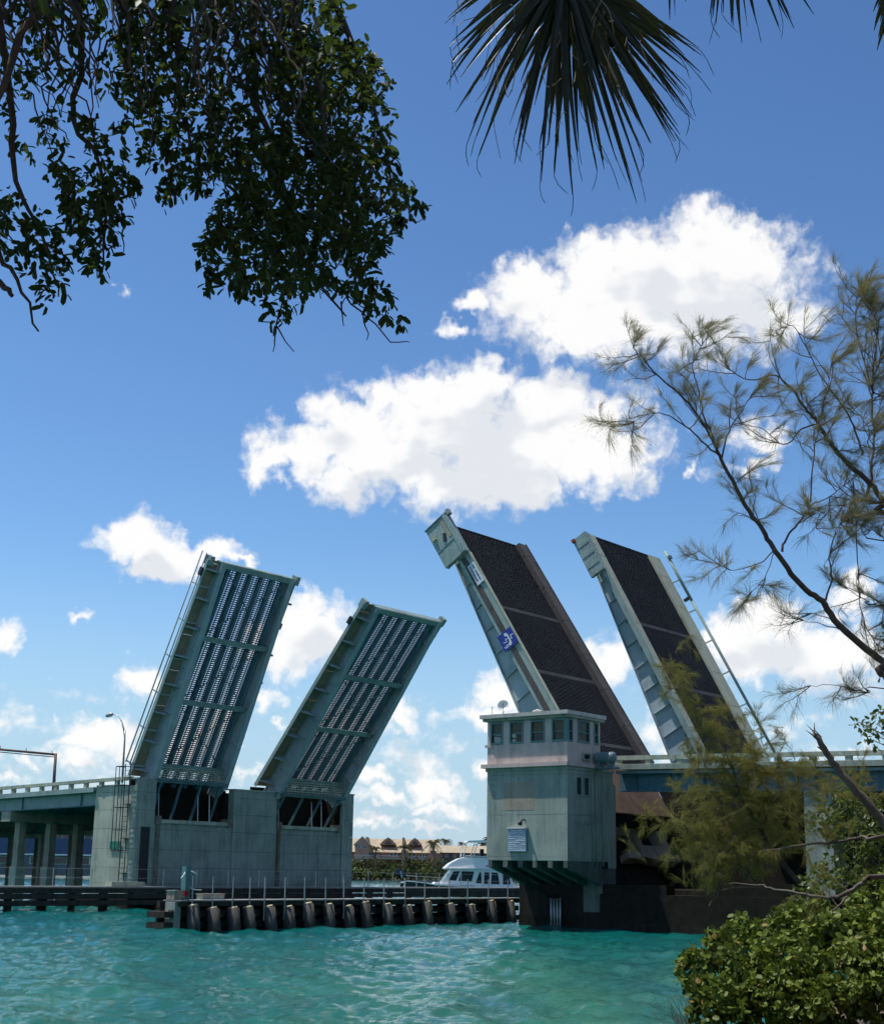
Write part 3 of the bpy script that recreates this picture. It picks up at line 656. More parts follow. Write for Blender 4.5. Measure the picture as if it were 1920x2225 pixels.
NW = [(-4.12, -3.44), (-3.07, -2.32), (-1.93, -1.17), (-.80, -.09)]           # near face openings
RWs = [(.09, .43), (.81, 1.79), (2.14, 2.5)]                                  # roadway-side openings
BW = [(-3.9, -3.0), (-2.6, -1.7), (-1.3, -.4)]                                # bridge face
CW = [(.3, 1.1), (1.4, 2.3)]                                                  # channel face
def posts(op, lo, hi):
    r = []; p = lo
    for a, b in op: r.append((p, a)); p = b
    r.append((p, hi)); return [q for q in r if q[1] - q[0] > .012]
for a, b in posts(NW, -4.3, -.09): tp('window_pier', 'conc_pink', a, b, .0, .16, 7.98, 9.0)
for a, b in posts(RWs, .43, y9 - .16)[1:] if False else [(.43, .81), (1.79, 2.14), (2.5, y9)]: tp('window_pier', 'conc_pink', -.16, 0, a, b, 7.98, 9.0)
for a, b in posts(BW, -4.14, -.16): tp('window_pier', 'conc_pink', a, b, y9 - .16, y9, 7.98, 9.0)
for a, b in posts(CW, .16, y9 - .16): tp('window_pier', 'conc_pink', -4.3, -4.14, a, b, 7.98, 9.0)
tp('corner_post', 'trim', -.09, .015, -.015, .09, 7.98, 9.0)
def win_near(a, b, blind, bl_z, lower):
    w = MB(); w.box(a, a + .07, -.03, .10, 7.99, 8.99); w.box(b - .07, b, -.03, .10, 7.99, 8.99); w.box(a + .07, b - .07, -.03, .10, 8.90, 8.99); w.box(a + .07, b - .07, -.03, .10, 7.99, 8.06)
    w.box(a + .07, b - .07, .02, .08, 8.42, 8.46)
    o = w.build('window', 'trim', TW)
    MB().box(a + .07, b - .07, .055, .065, 8.06, 8.42).build('pane', 'pane', o); MB().box(a + .07, b - .07, .035, .045, 8.46, 8.90).build('pane', 'pane', o)
    MB().box(a + .07, b - .07, .10, .115, bl_z, 8.95).build('blind', blind, o)
    if lower: MB().box(a + .07, b - .07, .10, .115, 8.05, bl_z - .03).build('shade', lower, o)
win_near(*NW[0], 'blind', 8.46, None); win_near(*NW[1], 'blind', 8.46, None); win_near(*NW[2], 'blind_green', 8.45, 'blind_blue'); win_near(*NW[3], 'blind_green', 8.45, 'blind_green')
def win_side(a, b, blind, fx=0.0, sgn=1):
    X0, X1 = sorted((fx + .03 * sgn, fx - .10 * sgn)); w = MB()
    w.box(X0, X1, a, a + .06, 7.99, 8.99); w.box(X0, X1, b - .06, b, 7.99, 8.99); w.box(X0, X1, a + .06, b - .06, 8.91, 8.99); w.box(X0, X1, a + .06, b - .06, 7.99, 8.06); w.box(X0 + .02, X1 - .02, a + .06, b - .06, 8.42, 8.46)
    o = w.build('window', 'trim', TW); xm = fx - .05 * sgn
    MB().box(xm - .005, xm + .005, a + .06, b - .06, 8.06, 8.42).build('pane', 'pane', o); MB().box(xm - .005, xm + .005, a + .06, b - .06, 8.46, 8.91).build('pane', 'pane', o)
    if blind: MB().box(xm - .08 * sgn, xm - .07 * sgn, a + .06, b - .06, 8.45, 8.95).build('blind', blind, o)
win_side(*RWs[0], None); win_side(*RWs[1], 'blind'); win_side(*RWs[2], 'blind_green')
for a, b in CW: win_side(a, b, None, -4.3, -1)
for a, b in BW:
    w = MB(); w.box(a, a + .06, y9 - .1, y9 + .02, 7.99, 8.99); w.box(b - .06, b, y9 - .1, y9 + .02, 7.99, 8.99); w.box(a + .06, b - .06, y9 - .1, y9 + .02, 8.92, 8.99); w.box(a + .06, b - .06, y9 - .1, y9 + .02, 7.99, 8.06)
    o = w.build('window', 'trim', TW); MB().box(a + .06, b - .06, y9 - .05, y9 - .04, 8.06, 8.92).build('pane', 'pane', o)
tp('control_desk', 'dark', -3.7, -.6, .9, 1.5, 7.16, 8.16)
# lower openings on the roadway side
for y0, y1, z0, z1, m in ((.71, 1.05, 5.74, 6.48, 'glass'), (1.32, 1.66, 5.74, 6.48, 'glass')):
    w = MB(); w.box(.0, .03, y0 - .05, y0, z0, z1); w.box(.0, .03, y1, y1 + .05, z0, z1); w.box(.0, .03, y0 - .05, y1 + .05, z1, z1 + .06); w.box(0, .05, y0 - .07, y1 + .07, z0 - .06, z0)
    o = w.build('window', 'conc', TW); MB().box(.001, .008, y0, y1, z0, z1).build('pane', 'glass', o)
w = MB(); w.box(0, .04, .62, .72, 3.05, 4.6); w.box(0, .04, 1.72, 1.82, 3.05, 4.6); w.box(0, .04, .72, 1.72, 4.5, 4.6); w.box(0, .04, 1.18, 1.26, 3.05, 4.5); fb = w.build('blocked_window', 'conc', TW)
tp('blocked_panel', 'conc', .001, .012, .72, 1.72, 3.05, 4.5, fb)
w = MB(); w.box(0, .12, 1.12, 1.68, 7.24, 7.30); w.box(0, .12, 1.12, 1.68, 7.50, 7.56); w.box(0, .12, 1.12, 1.17, 7.30, 7.50); w.box(0, .12, 1.63, 1.68, 7.30, 7.50); ac = w.build('air_conditioner', 'conc', TW)
for k in range(5): MB().box(.04, .10, 1.17, 1.63, 7.315 + k * .037, 7.33 + k * .037).build('louvre', 'dark', ac)
# corbels and pedestal
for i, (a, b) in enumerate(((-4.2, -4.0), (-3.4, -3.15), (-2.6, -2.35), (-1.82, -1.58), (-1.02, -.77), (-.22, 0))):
    MB().prism([(a, 0, 2.90), (a, 0, 2.62), (a, 2.72, 1.86), (a, 2.72, 2.90)], (b - a, 0, 0)).build('corbel', 'conc_dark', TW)
tp('pedestal', 'conc_stain_shade', -4.45, .005, 2.72, 3.75, -1.0, 2.9)
tp('pedestal_band', 'tide_shade', -4.47, .02, 2.70, 3.77, -1.0, .55)
tp('pier_pilaster', 'conc_dark', -.95, .03, 2.66, 3.8, .75, 2.62); tp('pier_pilaster', 'conc_stain_shade', -.95, .03, 2.66, 3.8, -.5, .75); tp('pier_pilaster', 'conc', -.03, .06, 3.2, 3.8, 2.63, 6.3)
cb_ = MB()
for k in range(4):
    cb_.tube([(-3.35 + k * .1, .3, 2.62), (-3.3 + k * .11, .9, 2.35), (-3.1 + k * .12, 1.7, 1.75), (-2.75 + k * .13, 2.3, 1.45), (-2.62 + k * .16, 2.62, 1.30)], .035, 6)
cb_.build('cable', 'black', TW, True)
for k in range(4): MB().tube([(-2.62 + k * .16, 2.62, 1.32), (-2.62 + k * .16, 2.62, -.3)], .05, 8).build('conduit', 'galv', TW, True)
for y in (1.9, 2.2, 2.75): MB().tube([(.05, y, 2.7), (.05, y, 6.7)], .03, 6).build('downpipe', 'conc', TW, True)
# letter board with its lamp
lb = thing('letter_board', 'white lined notice board fixed to the front of the control house', 'notice board', (-2.55, 0, 3.77))
MB().box(-3.05, -2.08, -.13, -.03, 3.28, 4.27).build('back_panel', 'board', lb)
for k in range(11):
    z = 4.17 - k * .083; p = -3.0
    while p < -2.15:
        l = random.uniform(.14, .42); e = min(p + l, -2.12)
        if random.random() < .85 and not (k in (8, 9) and p > -2.6): MB().box(p, e, -.138, -.13, z - .018, z + .018).build('text_line', 'signwhite', lb)
        p = e + random.uniform(.02, .06)
MB().box(-3.07, -2.06, -.20, -.02, 4.27, 4.31).build('hood', 'white', lb)
for x in (-2.9, -2.2): MB().box(x, x + .05, -.03, .0, 3.4, 4.1).build('standoff', 'galv', lb)
lp = thing('wall_lamp', 'small dark lamp on a bent arm above the notice board', 'lamp', (-2.2, 0, 4.5))
MB().tube([(-2.2, 0, 4.62), (-2.2, -.18, 4.66), (-2.2, -.34, 4.58)], .03, 8).build('arm', 'black', lp, True); MB().tube([(-2.2, -.30, 4.60), (-2.2, -.42, 4.44)], [.05, .10], 10).build('shade', 'black', lp, True)
# roof things
ds_ = thing('satellite_dish', 'round white satellite dish on the control house roof', 'dish', (-3.62, .3, 9.31))
MB().tube([(-3.7, .3, 9.31), (-3.62, .3, 9.52), (-3.58, .24, 9.62)], .025, 8).build('mount', 'galv', ds_, True)
mb = MB(); dn = np.array([.45, -.85, .25]); dn /= np.linalg.norm(dn); e1 = np.cross(dn, (0, 0, 1)); e1 /= np.linalg.norm(e1); e2 = np.cross(e1, dn); dc = np.array([-3.58, .22, 9.72])
for k in range(4):
    r_ = .26 * (k + 1) / 4
    mb.v += [tuple(dc + dn * (.09 * (r_ / .26) ** 2) + r_ * (math.cos(a) * e1 + math.sin(a) * e2)) for a in np.linspace(0, 2 * math.pi, 25)[:-1]]
mb.v.append(tuple(dc)); mb.f += [(96, k, (k + 1) % 24) for k in range(24)]
for j in range(3): mb.f += [(j * 24 + k, (j + 1) * 24 + k, (j + 1) * 24 + (k + 1) % 24, j * 24 + (k + 1) % 24) for k in range(24)]
mb.build('reflector', 'white', ds_, True); MB().tube([dc - e2 * .22 + dn * .07, dc + dn * .26], .014, 6).build('feed_arm', 'red', ds_); MB().tube([dc + dn * .24, dc + dn * .31], .035, 8).build('feed_horn', 'brown', ds_)
an = thing('roof_antenna', 'thin whip antenna at the channel end of the control house roof', 'antenna', (-4.2, .2, 9.31))
MB().tube([(-4.2, .2, 9.31), (-4.2, .2, 9.72)], .012, 6).build('whip', 'galv', an); MB().tube([(-4.2, .2, 9.66), (-4.2, .2, 9.72)], .03, 8).build('tip', 'galv', an)
rh = thing('roof_hatch', 'low pale rounded vent near the middle of the control house roof', 'vent', (-1.95, .5, 9.31))
MB().tube([(-2.15, .5, 9.31), (-2.1, .5, 9.37), (-1.9, .5, 9.40), (-1.75, .5, 9.37), (-1.65, .5, 9.31)], [.02, .10, .13, .10, .02], 10).build('hood', 'roof', rh, True); MB().tube([(-1.9, .5, 9.3), (-1.9, .5, 9.48)], .03, 8).build('stem', 'roof', rh)
tk = thing('storage_tank', 'teal horizontal cylindrical tank on brackets behind the control house', 'tank', (.55, 2.2, 7.1))
MB().tube([(.02, 2.2, 7.4), (.06, 2.2, 7.4), (.12, 2.2, 7.4), (.95, 2.2, 7.4), (1.01, 2.2, 7.4), (1.06, 2.2, 7.4)], [.12, .20, .245, .245, .20, .12], 20).build('shell', 'steel', tk, True)
for x in (.3, .78): MB().box(x, x + .06, 1.95, 2.45, 6.98, 7.22).build('saddle', 'steel', tk)
for x in (.22, .85): MB().tube([(x, 2.2, 7.4), (x + .03, 2.2, 7.4)], .252, 20).build('band', 'galv', tk, True)
MB().box(.0, 1.1, 1.95, 2.5, 6.90, 6.98).build('shelf', 'steel', tk)
MB().tube([(.6, 2.2, 7.64), (.55, 2.2, 7.8), (.35, 2.4, 8.0)], .02, 6).build('pipe', 'black', tk)

# ------------------------------------------------------------------ near pier and approach span
NP = thing('near_pier', 'stained concrete bascule pier, darkened by painted shade, standing in the water behind the control house', 'bridge pier', (4, 12, 0))
def np_(name, mat, *a): return MB().box(*a).build(name, mat, NP)
np_('footing', 'conc_stain_shade', -4.3, 13, 3.76, 24.5, -1.2, 1.6); np_('footing', 'tide_shade', .04, 10.4, 2.45, 3.76, -1.2, 1.55)  # deep shadow on the footing is put into its near-black colour
np_('tide_band', 'conc_stain_shade', .03, 10.42, 2.43, 2.45, -1.2, .35)
np_('pit_wall', 'conc_stain_shade', 9.6, 13, 5.3, 24.5, 1.6, 6.0); np_('pit_wall', 'conc_stain_shade', -4.3, 9.6, 23.9, 24.5, 1.6, 6.2); np_('pit_wall', 'conc_stain_shade', -4.45, -4.2, 3.8, 23.9, 1.6, 6.2)
np_('pit_wall', 'conc_stain_shade', -3.9, 9.6, 12.6, 13.4, 1.6, 6.75); np_('pit_floor', 'conc_stain_shade', -3.9, 9.6, 3.8, 12.6, 1.6, 1.75)
np_('end_column', 'conc', 9.0, 10.2, 3.95, 5.2, 1.55, 5.9); np_('near_curb_wall', 'tide_shade', .04, 3.2, 2.7, 3.4, 1.55, 1.95); np_('near_curb_wall', 'tide_shade', 5.0, 9.0, 2.7, 3.4, 1.55, 2.1)
def zr(x): return 7.23 - .019 * max(x, 0)
AP = thing('near_approach_span', 'teal girder approach span with concrete balustrade running in from the right bank', 'bridge span', (10, 12, 6.9))
def slope_box(name, mat, x0, x1, y0, y1, dz0, dz1, parent, z=zr):
    return MB().hexa([(x0, y0, z(x0) + dz0), (x1, y0, z(x1) + dz0), (x1, y1, z(x1) + dz0), (x0, y1, z(x0) + dz0)], [(x0, y0, z(x0) + dz1), (x1, y0, z(x1) + dz1), (x1, y1, z(x1) + dz1), (x0, y1, z(x0) + dz1)]).build(name, mat, parent)
XE = 75
slope_box('walk_slab', 'conc_pale', .1, XE, 3.7, 5.15, -.21, 0, AP); slope_box('slab_edge', 'conc', .1, XE, 3.66, 3.7, -.24, -.02, AP)
slope_box('road_slab', 'asphalt', 2.6, XE, 5.15, 24.0, -.26, -.06, AP)
for y in (4.15, 8.5, 13, 18, 23):
    g = slope_box('girder', 'steel_blue', (.1 if y < 5 else 2.6), XE, y - .03, y + .03, -1.16, -.27, AP)
    slope_box('girder_flange', 'steel_blue', (.1 if y < 5 else 2.6), XE, y - .20, y + .20, -1.21, -1.16, g)
    if y < 5:
        x = 1.0
        while x < XE: slope_box('girder_stiffener', 'steel_blue', x, x + .03, y - .18, y - .03, -1.16, -.27, g); x += 1.7
slope_box('end_cross_beam', 'steel_blue', 2.6, 2.9, 5.2, 23.9, -1.25, -.27, AP)
slope_box('utility_pipe', 'steel', .1, XE, 3.72, 3.84, -.42, -.30, AP)
def balustrade(P, xs, xe, y, z, step, first, h0=.0, h1=.36, mat='conc_pale'):
    x = first
    while x < xe:
        MB().hexa([(x, y, z(x) + .002), (x + .25, y, z(x) + .002), (x + .25, y + .22, z(x) + .002), (x, y + .22, z(x) + .002)], [(x, y, z(x) + h1 - .17), (x + .25, y, z(x) + h1 - .17), (x + .25, y + .22, z(x) + h1 - .17), (x, y + .22, z(x) + h1 - .17)]).build('baluster', mat, P)
        MB().hexa([(x + .003, y - .03, z(x) + h1 - .17), (x + step - .012, y - .03, z(x + step) + h1 - .17), (x + step - .012, y + .25, z(x + step) + h1 - .17), (x + .003, y + .25, z(x) + h1 - .17)],
                  [(x + .003, y - .03, z(x) + h1 + .02), (x + step - .012, y - .03, z(x + step) + h1 + .02), (x + step - .012, y + .25, z(x + step) + h1 + .02), (x + .003, y + .25, z(x) + h1 + .02)]).build('balustrade_rail', mat, P)
        x += step
balustrade(AP, .1, 40, 3.75, zr, 1.55, -.46 + .55)
balustrade(AP, 2, 24, 23.6, zr, 1.55, 3.0)
slope_box('abutment', 'conc_raw', 28, 34, 3.9, 24, -8.2, -1.25, AP)
for x in (17.5,):
    for y in (4.6, 9.5, 14.5, 19.5, 23.2): slope_box('bent_column', 'conc_raw', x, x + .7, y - .35, y + .35, -8.2, -1.9, AP)
    slope_box('bent_cap', 'conc_raw', x - .1, x + .8, 3.9, 23.9, -1.9, -1.22, AP)

# ------------------------------------------------------------------ far pier and approach span
FP = thing('far_pier', 'large pale teal bascule pier across the channel with two leaf slots', 'bridge pier', (-35, 13, 0))
def fp(name, mat, *a): return MB().box(*a).build(name, mat, FP)
zl = lambda x: 7.10 + .024 * (x + 36.8)
lifts = [(-1, 1.42), (1.435, 2.35), (2.365, 3.42), (3.435, 4.6), (4.615, 5.7), (5.715, 6.75), (6.765, 7.12)]
fp('core_wall', 'conc_stain_shade', -36.7, -33.3, 4.0, 5.0, -1, 7.05); fp('core_wall', 'conc_stain_shade', -33.6, -33.2, 5.0, 22.8, -1, 5.0)
fp('back_wall', 'tide_shade', -37.2, -36.9, 5.2, 22.9, -1, 7.3); fp('slot_shade_screen', 'tide_shade', -35.3, -35.1, 5.05, 11.5, -1, 7.7); fp('slot_shade_screen', 'tide_shade', -35.3, -35.1, 15.2, 22.2, -1, 7.7); fp('pit_cheek', 'tide_shade', -35.1, -33.62, 11.42, 11.5, 4.9, 7.2); fp('pit_cheek', 'tide_shade', -35.1, -33.3, 22.1, 22.19, 4.9, 7.2); fp('core_wall', 'conc_stain_shade', -36.9, -33.3, 22.2, 22.8, -1, 7.0); fp('core_wall', 'conc_stain_shade', -36.9, -33.6, 11.5, 15.2, -1, 6.9); fp('core_wall', 'conc_stain_shade', -37.2, -36.7, 4.6, 5.2, -1, 6.9)  # dark screens added behind the slots to stand in for shade
for z0, z1 in lifts:
    # near face (slightly battered) and channel face pilasters
    bat = lambda z: .10 * (1 - z / 7.2)
    MB().hexa([(-36.85 - bat(z0), 3.85, z0), (-33.22, 3.85, z0), (-33.22, 4.0, z0), (-36.85 - bat(z0), 4.0, z0)], [(-36.85 - bat(z1), 3.85, z1), (-33.22, 3.85, z1), (-33.22, 4.0, z1), (-36.85 - bat(z1), 4.0, z1)]).build('wall_lift', 'conc_pale', FP)
for z0, z1 in lifts[:-1] + [(6.765, 7.5)]:
    fp('wall_lift', 'conc', -33.22, -33.0, 3.85, 5.28, z0, z1)
for z0, z1 in lifts[:-1] + [(6.765, 7.25)]:
    fp('wall_lift', 'conc', -33.5, -32.98, 11.65, 15.48, z0, z1); fp('wall_lift', 'conc', -33.22, -33.0, 21.85, 22.95, z0, z1 + (.22 if z1 > 7 else 0))
fp('pier_cap', 'conc_pale', -33.6, -32.92, 11.6, 15.5, 7.25, 7.33); fp('pier_cap', 'conc_pale', -33.3, -32.94, 21.82, 23.0, 7.47, 7.56); fp('pier_cap', 'conc', -34.3, -33.0, 3.8, 5.29, 7.5, 7.58)
for z0, z1 in lifts[:4] + [(4.615, 4.98)]:
    for y0, y1 in ((5.28, 11.65), (15.48, 21.85)): fp('wall_lift', 'conc', -33.4, -33.06, y0 + .01, y1 - .01, z0, z1)
for y0, y1 in ((5.3, 11.6), (15.5, 21.8)):
    fp('slot_sill', 'conc_pale', -33.7, -32.93, y0 + .25, y1 - .15, 4.98, 5.2)
    for y in (y0 + .02, y1 - .52):
        b_ = fp('bearing_block', 'conc_rust', -33.6, -32.9, y, y + .42, 4.9, 5.4)
        MB().box(-33.06, -32.975, y + .12, y + .42, 1.3, 4.86).build('rust_stain', 'conc_rust', b_) if y == y0 + .02 else None
    for y in (y0 + .55, y0 + 3.7, y0 + 4.65): MB().tube([(-33.35, y, 5.2), (-33.45, y, 6.9)], .035, 6).build('slot_pole', 'galv', FP)
MB().box(-33.0, -32.985, 4.22, 4.95, 1.4, 4.72).build('door_recess', 'dark', FP); 
dr = MB().box(-32.985, -32.95, 4.16, 4.22, 1.4, 4.78).build('door_jamb', 'conc', FP); MB().box(-32.985, -32.95, 4.95, 5.01, 1.4, 4.78).build('door_jamb', 'conc', FP); MB().box(-32.985, -32.94, 4.22, 4.95, 3.0, 3.08).build('door_rail', 'black', FP)
fp('apron', 'conc_stain_shade', -40, -32.9, 3.7, 23.2, -1.2, .6)
MB().box(-36.8, -34.35, 3.8, 5.0, 7.125, 7.2).build('wall_cap', 'conc_pale', FP)
FA = thing('far_approach_span', 'far approach span on concrete column bents with pale balustrade', 'bridge span', (-50, 12, 6.8))
slope_box('walk_slab', 'conc_pale', -110, -36.9, 3.7, 5.15, -.22, 0, FA, zl); slope_box('slab_edge', 'steel_light', -110, -36.9, 3.66, 3.7, -.30, -.02, FA, zl); slope_box('road_slab', 'asphalt', -110, -36.9, 5.15, 24, -.26, -.06, FA, zl)
for y in (4.2, 9, 14, 19, 23.4):
    g = slope_box('girder', 'steel_light' if y < 5 else 'steel', -110, -36.95, y - .04, y + .04, -1.05, -.27, FA, zl); slope_box('girder_flange', 'steel', -110, -36.95, y - .18, y + .18, -1.10, -1.05, g, zl)
for i in range(12): MB().hexa(*[[(x, yy, zl(x) + dz) for x, yy in ((-38.6 - 6 * i, 4.04), (-38.55 - 6 * i, 4.04), (-38.55 - 6 * i, 4.16), (-38.6 - 6 * i, 4.16))] for dz in (-1.05, -.27)]).build('girder_stiffener', 'steel', FA)
balustrade(FA, -80, -34.5, 3.72, zl, 1.48, -80 + .6, 0, .46)
for x in (-46, -52.5, -60, -68, -77, -88):
    slope_box('bent_cap', 'conc_raw', x - .5, x + .5, 3.9, 23.8, -1.75, -1.12, FA, zl)
    for y in (5.1, 7.5, 9.7, 12.2, 14.8, 17.4, 20.0, 22.6):
        mb = MB(); w0, w1 = .27, .25
        mb.hexa([(x - w0, y - w0, -1), (x + w0, y - w0, -1), (x + w0, y + w0, -1), (x - w0, y + w0, -1)], [(x - w1, y - w1, zl(x) - 1.75), (x + w1, y - w1, zl(x) - 1.75), (x + w1, y + w1, zl(x) - 1.75), (x - w1, y + w1, zl(x) - 1.75)])
        cl_ = mb.build('bent_column', 'conc_raw', FA)
        if y < 10: MB().box(x - .36, x + .36, y - .36, y + .36, -1, 2.3).build('column_jacket', 'conc_pale', cl_)

# ladder, signs, lamp standard on the far pier
LD = thing('caged_ladder', 'tall dark steel ladder running up the lit side of far pier', 'ladder', (-33.7, 3.5, 1.4))
for x in (-33.95, -33.5): MB().tube([(x, 3.62, 1.45), (x, 3.62, 8.4)], .03, 6).build('stile', 'black', LD)
for k in range(22): MB().tube([(-33.95, 3.62, 1.7 + k * .3), (-33.5, 3.62, 1.7 + k * .3)], .014, 6).build('rung', 'black', LD)
for x in (-34.05, -33.72, -33.4): MB().tube([(x, 3.0, 3.3), (x, 3.0, 8.2)], .025, 6).build('cage_bar', 'black', LD)
for z in (3.3, 4.5, 5.8, 7.1, 8.2):
    MB().tube([(-33.95, 3.62, z), (-34.1, 3.3, z), (-34.05, 3.0, z), (-33.72, 2.92, z), (-33.4, 3.0, z), (-33.35, 3.3, z), (-33.5, 3.62, z)], .025, 6).build('cage_hoop', 'black', LD)
for z in (2.0, 4.0, 6.0): MB().box(-33.95, -33.5, 3.62, 3.85, z, z + .04).build('wall_bracket', 'black', LD)
GS = thing('green_sign', 'small blank green sign on far pier beside the ladder', 'sign', (-34.6, 3.8, 3.6))
MB().box(-35.15, -34.15, 3.76, 3.80, 3.40, 3.86).build('plate', 'signgreen', GS); MB().box(-34.7, -34.6, 3.80, 3.85, 3.45, 3.8).build('standoff', 'galv', GS)
LM = thing('street_lamp', 'street lamp with curved double-pipe arm on the far approach', 'street lamp', (-34.4, 3.8, 7.2))
MB().tube([(-34.4, 3.8, 7.3), (-34.42, 3.8, 9.9), (-34.45, 3.8, 10.4)], [.07, .05, .045], 8).build('pole', 'galv', LM, True)
MB().tube([(-34.44, 3.8, 10.3), (-34.75, 3.78, 10.95), (-35.1, 3.76, 11.32), (-35.5, 3.74, 11.46), (-35.8, 3.72, 11.46)], .03, 8).build('arm', 'galv', LM, True)
MB().tube([(-34.43, 3.8, 9.8), (-34.6, 3.79, 10.5), (-34.9, 3.77, 11.05)], .02, 8).build('arm_brace', 'galv', LM, True)
MB().tube([(-35.6, 3.73, 11.47), (-35.75, 3.72, 11.46), (-36.1, 3.7, 11.40), (-36.25, 3.7, 11.38)], [.05, .13, .12, .04], 10).build('lamp_head', 'galv', LM, True)
MM = thing('signal_mast', 'brown mast arm reaching over the far roadway at left', 'mast', tuple(W(-60, 20, 6.5)), bridge=False)
a_, b_, c_ = at(-40, 1625, 118), at(121, 1640, 118), at(117, 1702, 118)
MB().tube([b_ + (0, 0, .1), c_, c_ - (0, 0, 2.2)], [.11, .13, .14], 10).build('upright', 'brown', MM, True); MB().tube([a_, b_], [.10, .09], 8).build('mast_arm', 'brown', MM, True)
MB().tube([a_ - (0, 0, .22), b_ - (0, 0, .2)], .04, 6).build('tie_rod', 'brown', MM, True)
for k in (.25, .6, .95):
    q_ = a_ * (1 - k) + b_ * k; MB().tube([q_, q_ + (0, 0, .3)], .03, 6).build('stud', 'brown', MM)

# ------------------------------------------------------------------ fenders
FN = thing('near_fender', 'timber fender walkway with short pale-topped piles in front of the control house', 'fender', (-8.4, -3, 0))
pb = [-13.77, -12.77, -11.68, -10.86, -9.72, -8.6, -7.45, -6.2, -4.98, -3.86, -2.42, -1.0, .39, 2.07, 3.64, 5.28, 6.88]
po = [-13.85, -12.81, -11.76, -10.83, -10.01, -8.84, -7.67, -6.39, -5.27, -3.99, -2.65, -1.18, .23, 2.02, 3.44, 5.06, 6.68]
for i, y in enumerate(pb):
    ln = random.uniform(-.02, .05); tz = .93 + random.uniform(-.12, .08)
    ln *= random.choice((-.6, 1, 1.5)); p = MB().tube([(-7.85 + .05, y + .25 * ln * 8, -1.2), (-7.85, y + ln, 0), (-8.02 + random.uniform(-.05, .05), y, tz)], [.27, .265, .25], 12).build('batter_pile', 'pile', FN, True)
    MB().tube([(-8.02, y, tz - .015), (-8.035, y - .01, tz + .05 + random.uniform(0, .03))], [.245, .18], 12).build('pile_top', 'pilecap', p, True)
    MB().tube([(-8.75, y + random.uniform(-.1, .1) + .35, -1.2), (-8.75, y + .35, 1.1)], .19, 10).build('vertical_pile', 'timber', FN, True)
for z in (.05, .38, .71, 1.0):
    y = -14.6
    while y < 8.2:
        e = min(y + random.uniform(3.6, 5.0), 8.4)
        MB().box(-9.12, -8.94, y, e - .02, z - .13, z + .12).build('wale', 'timber', FN); y = e
for z in (.10, .55): MB().box(-8.5, -8.25, -14.55, 8.0, z, z + .24).build('back_wale', 'timber', FN)
MB().box(-8.95, -8.05, -14.35, 8.3, .93, 1.12).build('walk_joist', 'timber', FN)
y = -14.4
while y < 8.2: MB().box(-9.0, -8.0, y + .006, y + .234, 1.12, 1.165 + random.uniform(0, .008)).build('deck_plank', 'deckwood', FN); y += .24
for y in po: MB().tube([(-7.96, y, .35), (-7.96 + random.uniform(-.02, .02), y + random.uniform(-.03, .03), 2.06)], .028, 8).build('rail_post', 'galv', FN)
MB().box(-8.75, -8.2, -14.5, -14.2, .02, 1.1).build('end_post', 'conc', FN); 
for z in (.12, .52): MB().box(-9.2, -8.2, -15.0, -14.55, z, z + .22).build('wale_end', 'timber', FN)
NL = thing('fender_light_post', 'green painted post with dangling wires at the outer end of near fender', 'post', (-8.4, -13.9, 1.16))
MB().box(-8.5, -8.25, -13.98, -13.74, 1.17, 2.42).build('post', 'trim', NL); MB().box(-8.24, -8.12, -14.1, -13.92, 1.3, 1.52).build('red_lamp', 'red', NL)
MB().tube([(-8.3, -14.0, 2.2), (-8.2, -14.12, 2.12), (-8.2, -14.26, 1.98), (-8.2, -14.2, 1.9)], .02, 6).build('wire', 'white', NL); MB().tube([(-8.3, -13.7, 2.25), (-8.2, -13.6, 2.2), (-8.2, -13.45, 2.12)], .02, 6).build('wire', 'white', NL)
MB().tube([(-8.3, -13.72, 1.62), (-8.2, -13.5, 1.55), (-8.2, -13.2, 1.54)], .018, 6).build('wire', 'white', NL)
FB = thing('equipment_box', 'grey electrical box beside the green post on near fender', 'box', (-8.6, -14.2, 1.17))
MB().box(-8.8, -8.35, -14.42, -14.06, 1.17, 1.50).build('cabinet', 'conc_raw', FB); MB().box(-8.83, -8.32, -14.45, -14.03, 1.50, 1.53).build('lid', 'galv', FB)
BN = thing('storage_locker', 'low pale storage locker on the near fender walkway', 'locker', (-8.7, -12.2, 1.17))
MB().box(-8.95, -8.6, -12.75, -11.6, 1.17, 1.36).build('body', 'conc_pale', BN); MB().box(-8.98, -8.57, -12.78, -11.57, 1.36, 1.39).build('lid', 'conc_raw', BN)
FF = thing('far_fender', 'long dark timber fender running past the far pier across the channel', 'fender', (-31.5, 10, 0))
y = -16.0; k = 0
while y < 42:
    MB().tube([(-31.3, y, -1.2), (-31.3, y + random.uniform(-.05, .05), 1.1)], random.uniform(.2, .26), 10).build('fender_pile', 'timber', FF, True)
    if k % 2 == 0: MB().tube([(-31.75, y + .5, -1.2), (-31.75, y + .5, 1.15)], .2, 8).build('fender_pile', 'timber', FF, True)
    y += 2.05; k += 1
for z in (.42, .78, 1.08):
    y = -16.5
    while y < 42:
        e = y + random.uniform(4, 6)
        MB().box(-31.05, -30.85, y, e - .03, z - .14, z + .13).build('wale', 'timber', FF); y = e
MB().box(-32.1, -31.0, -16.5, 42, 1.2, 1.30).build('walk_deck', 'deckwood', FF); MB().box(-31.08, -30.98, -16.5, 42, 1.1, 1.21).build('walk_joist', 'timber', FF)
for y in np.arange(-15.5, 42, 2.6):
    MB().tube([(-31.95, y, 1.3), (-31.95, y, 2.28)], .03, 6).build('rail_post', 'galv', FF)
for z in (1.75, 2.25): MB().tube([(-31.95, -15.5, z), (-31.95, 41.5, z)], .009, 6).build('rail', 'galv', FF)
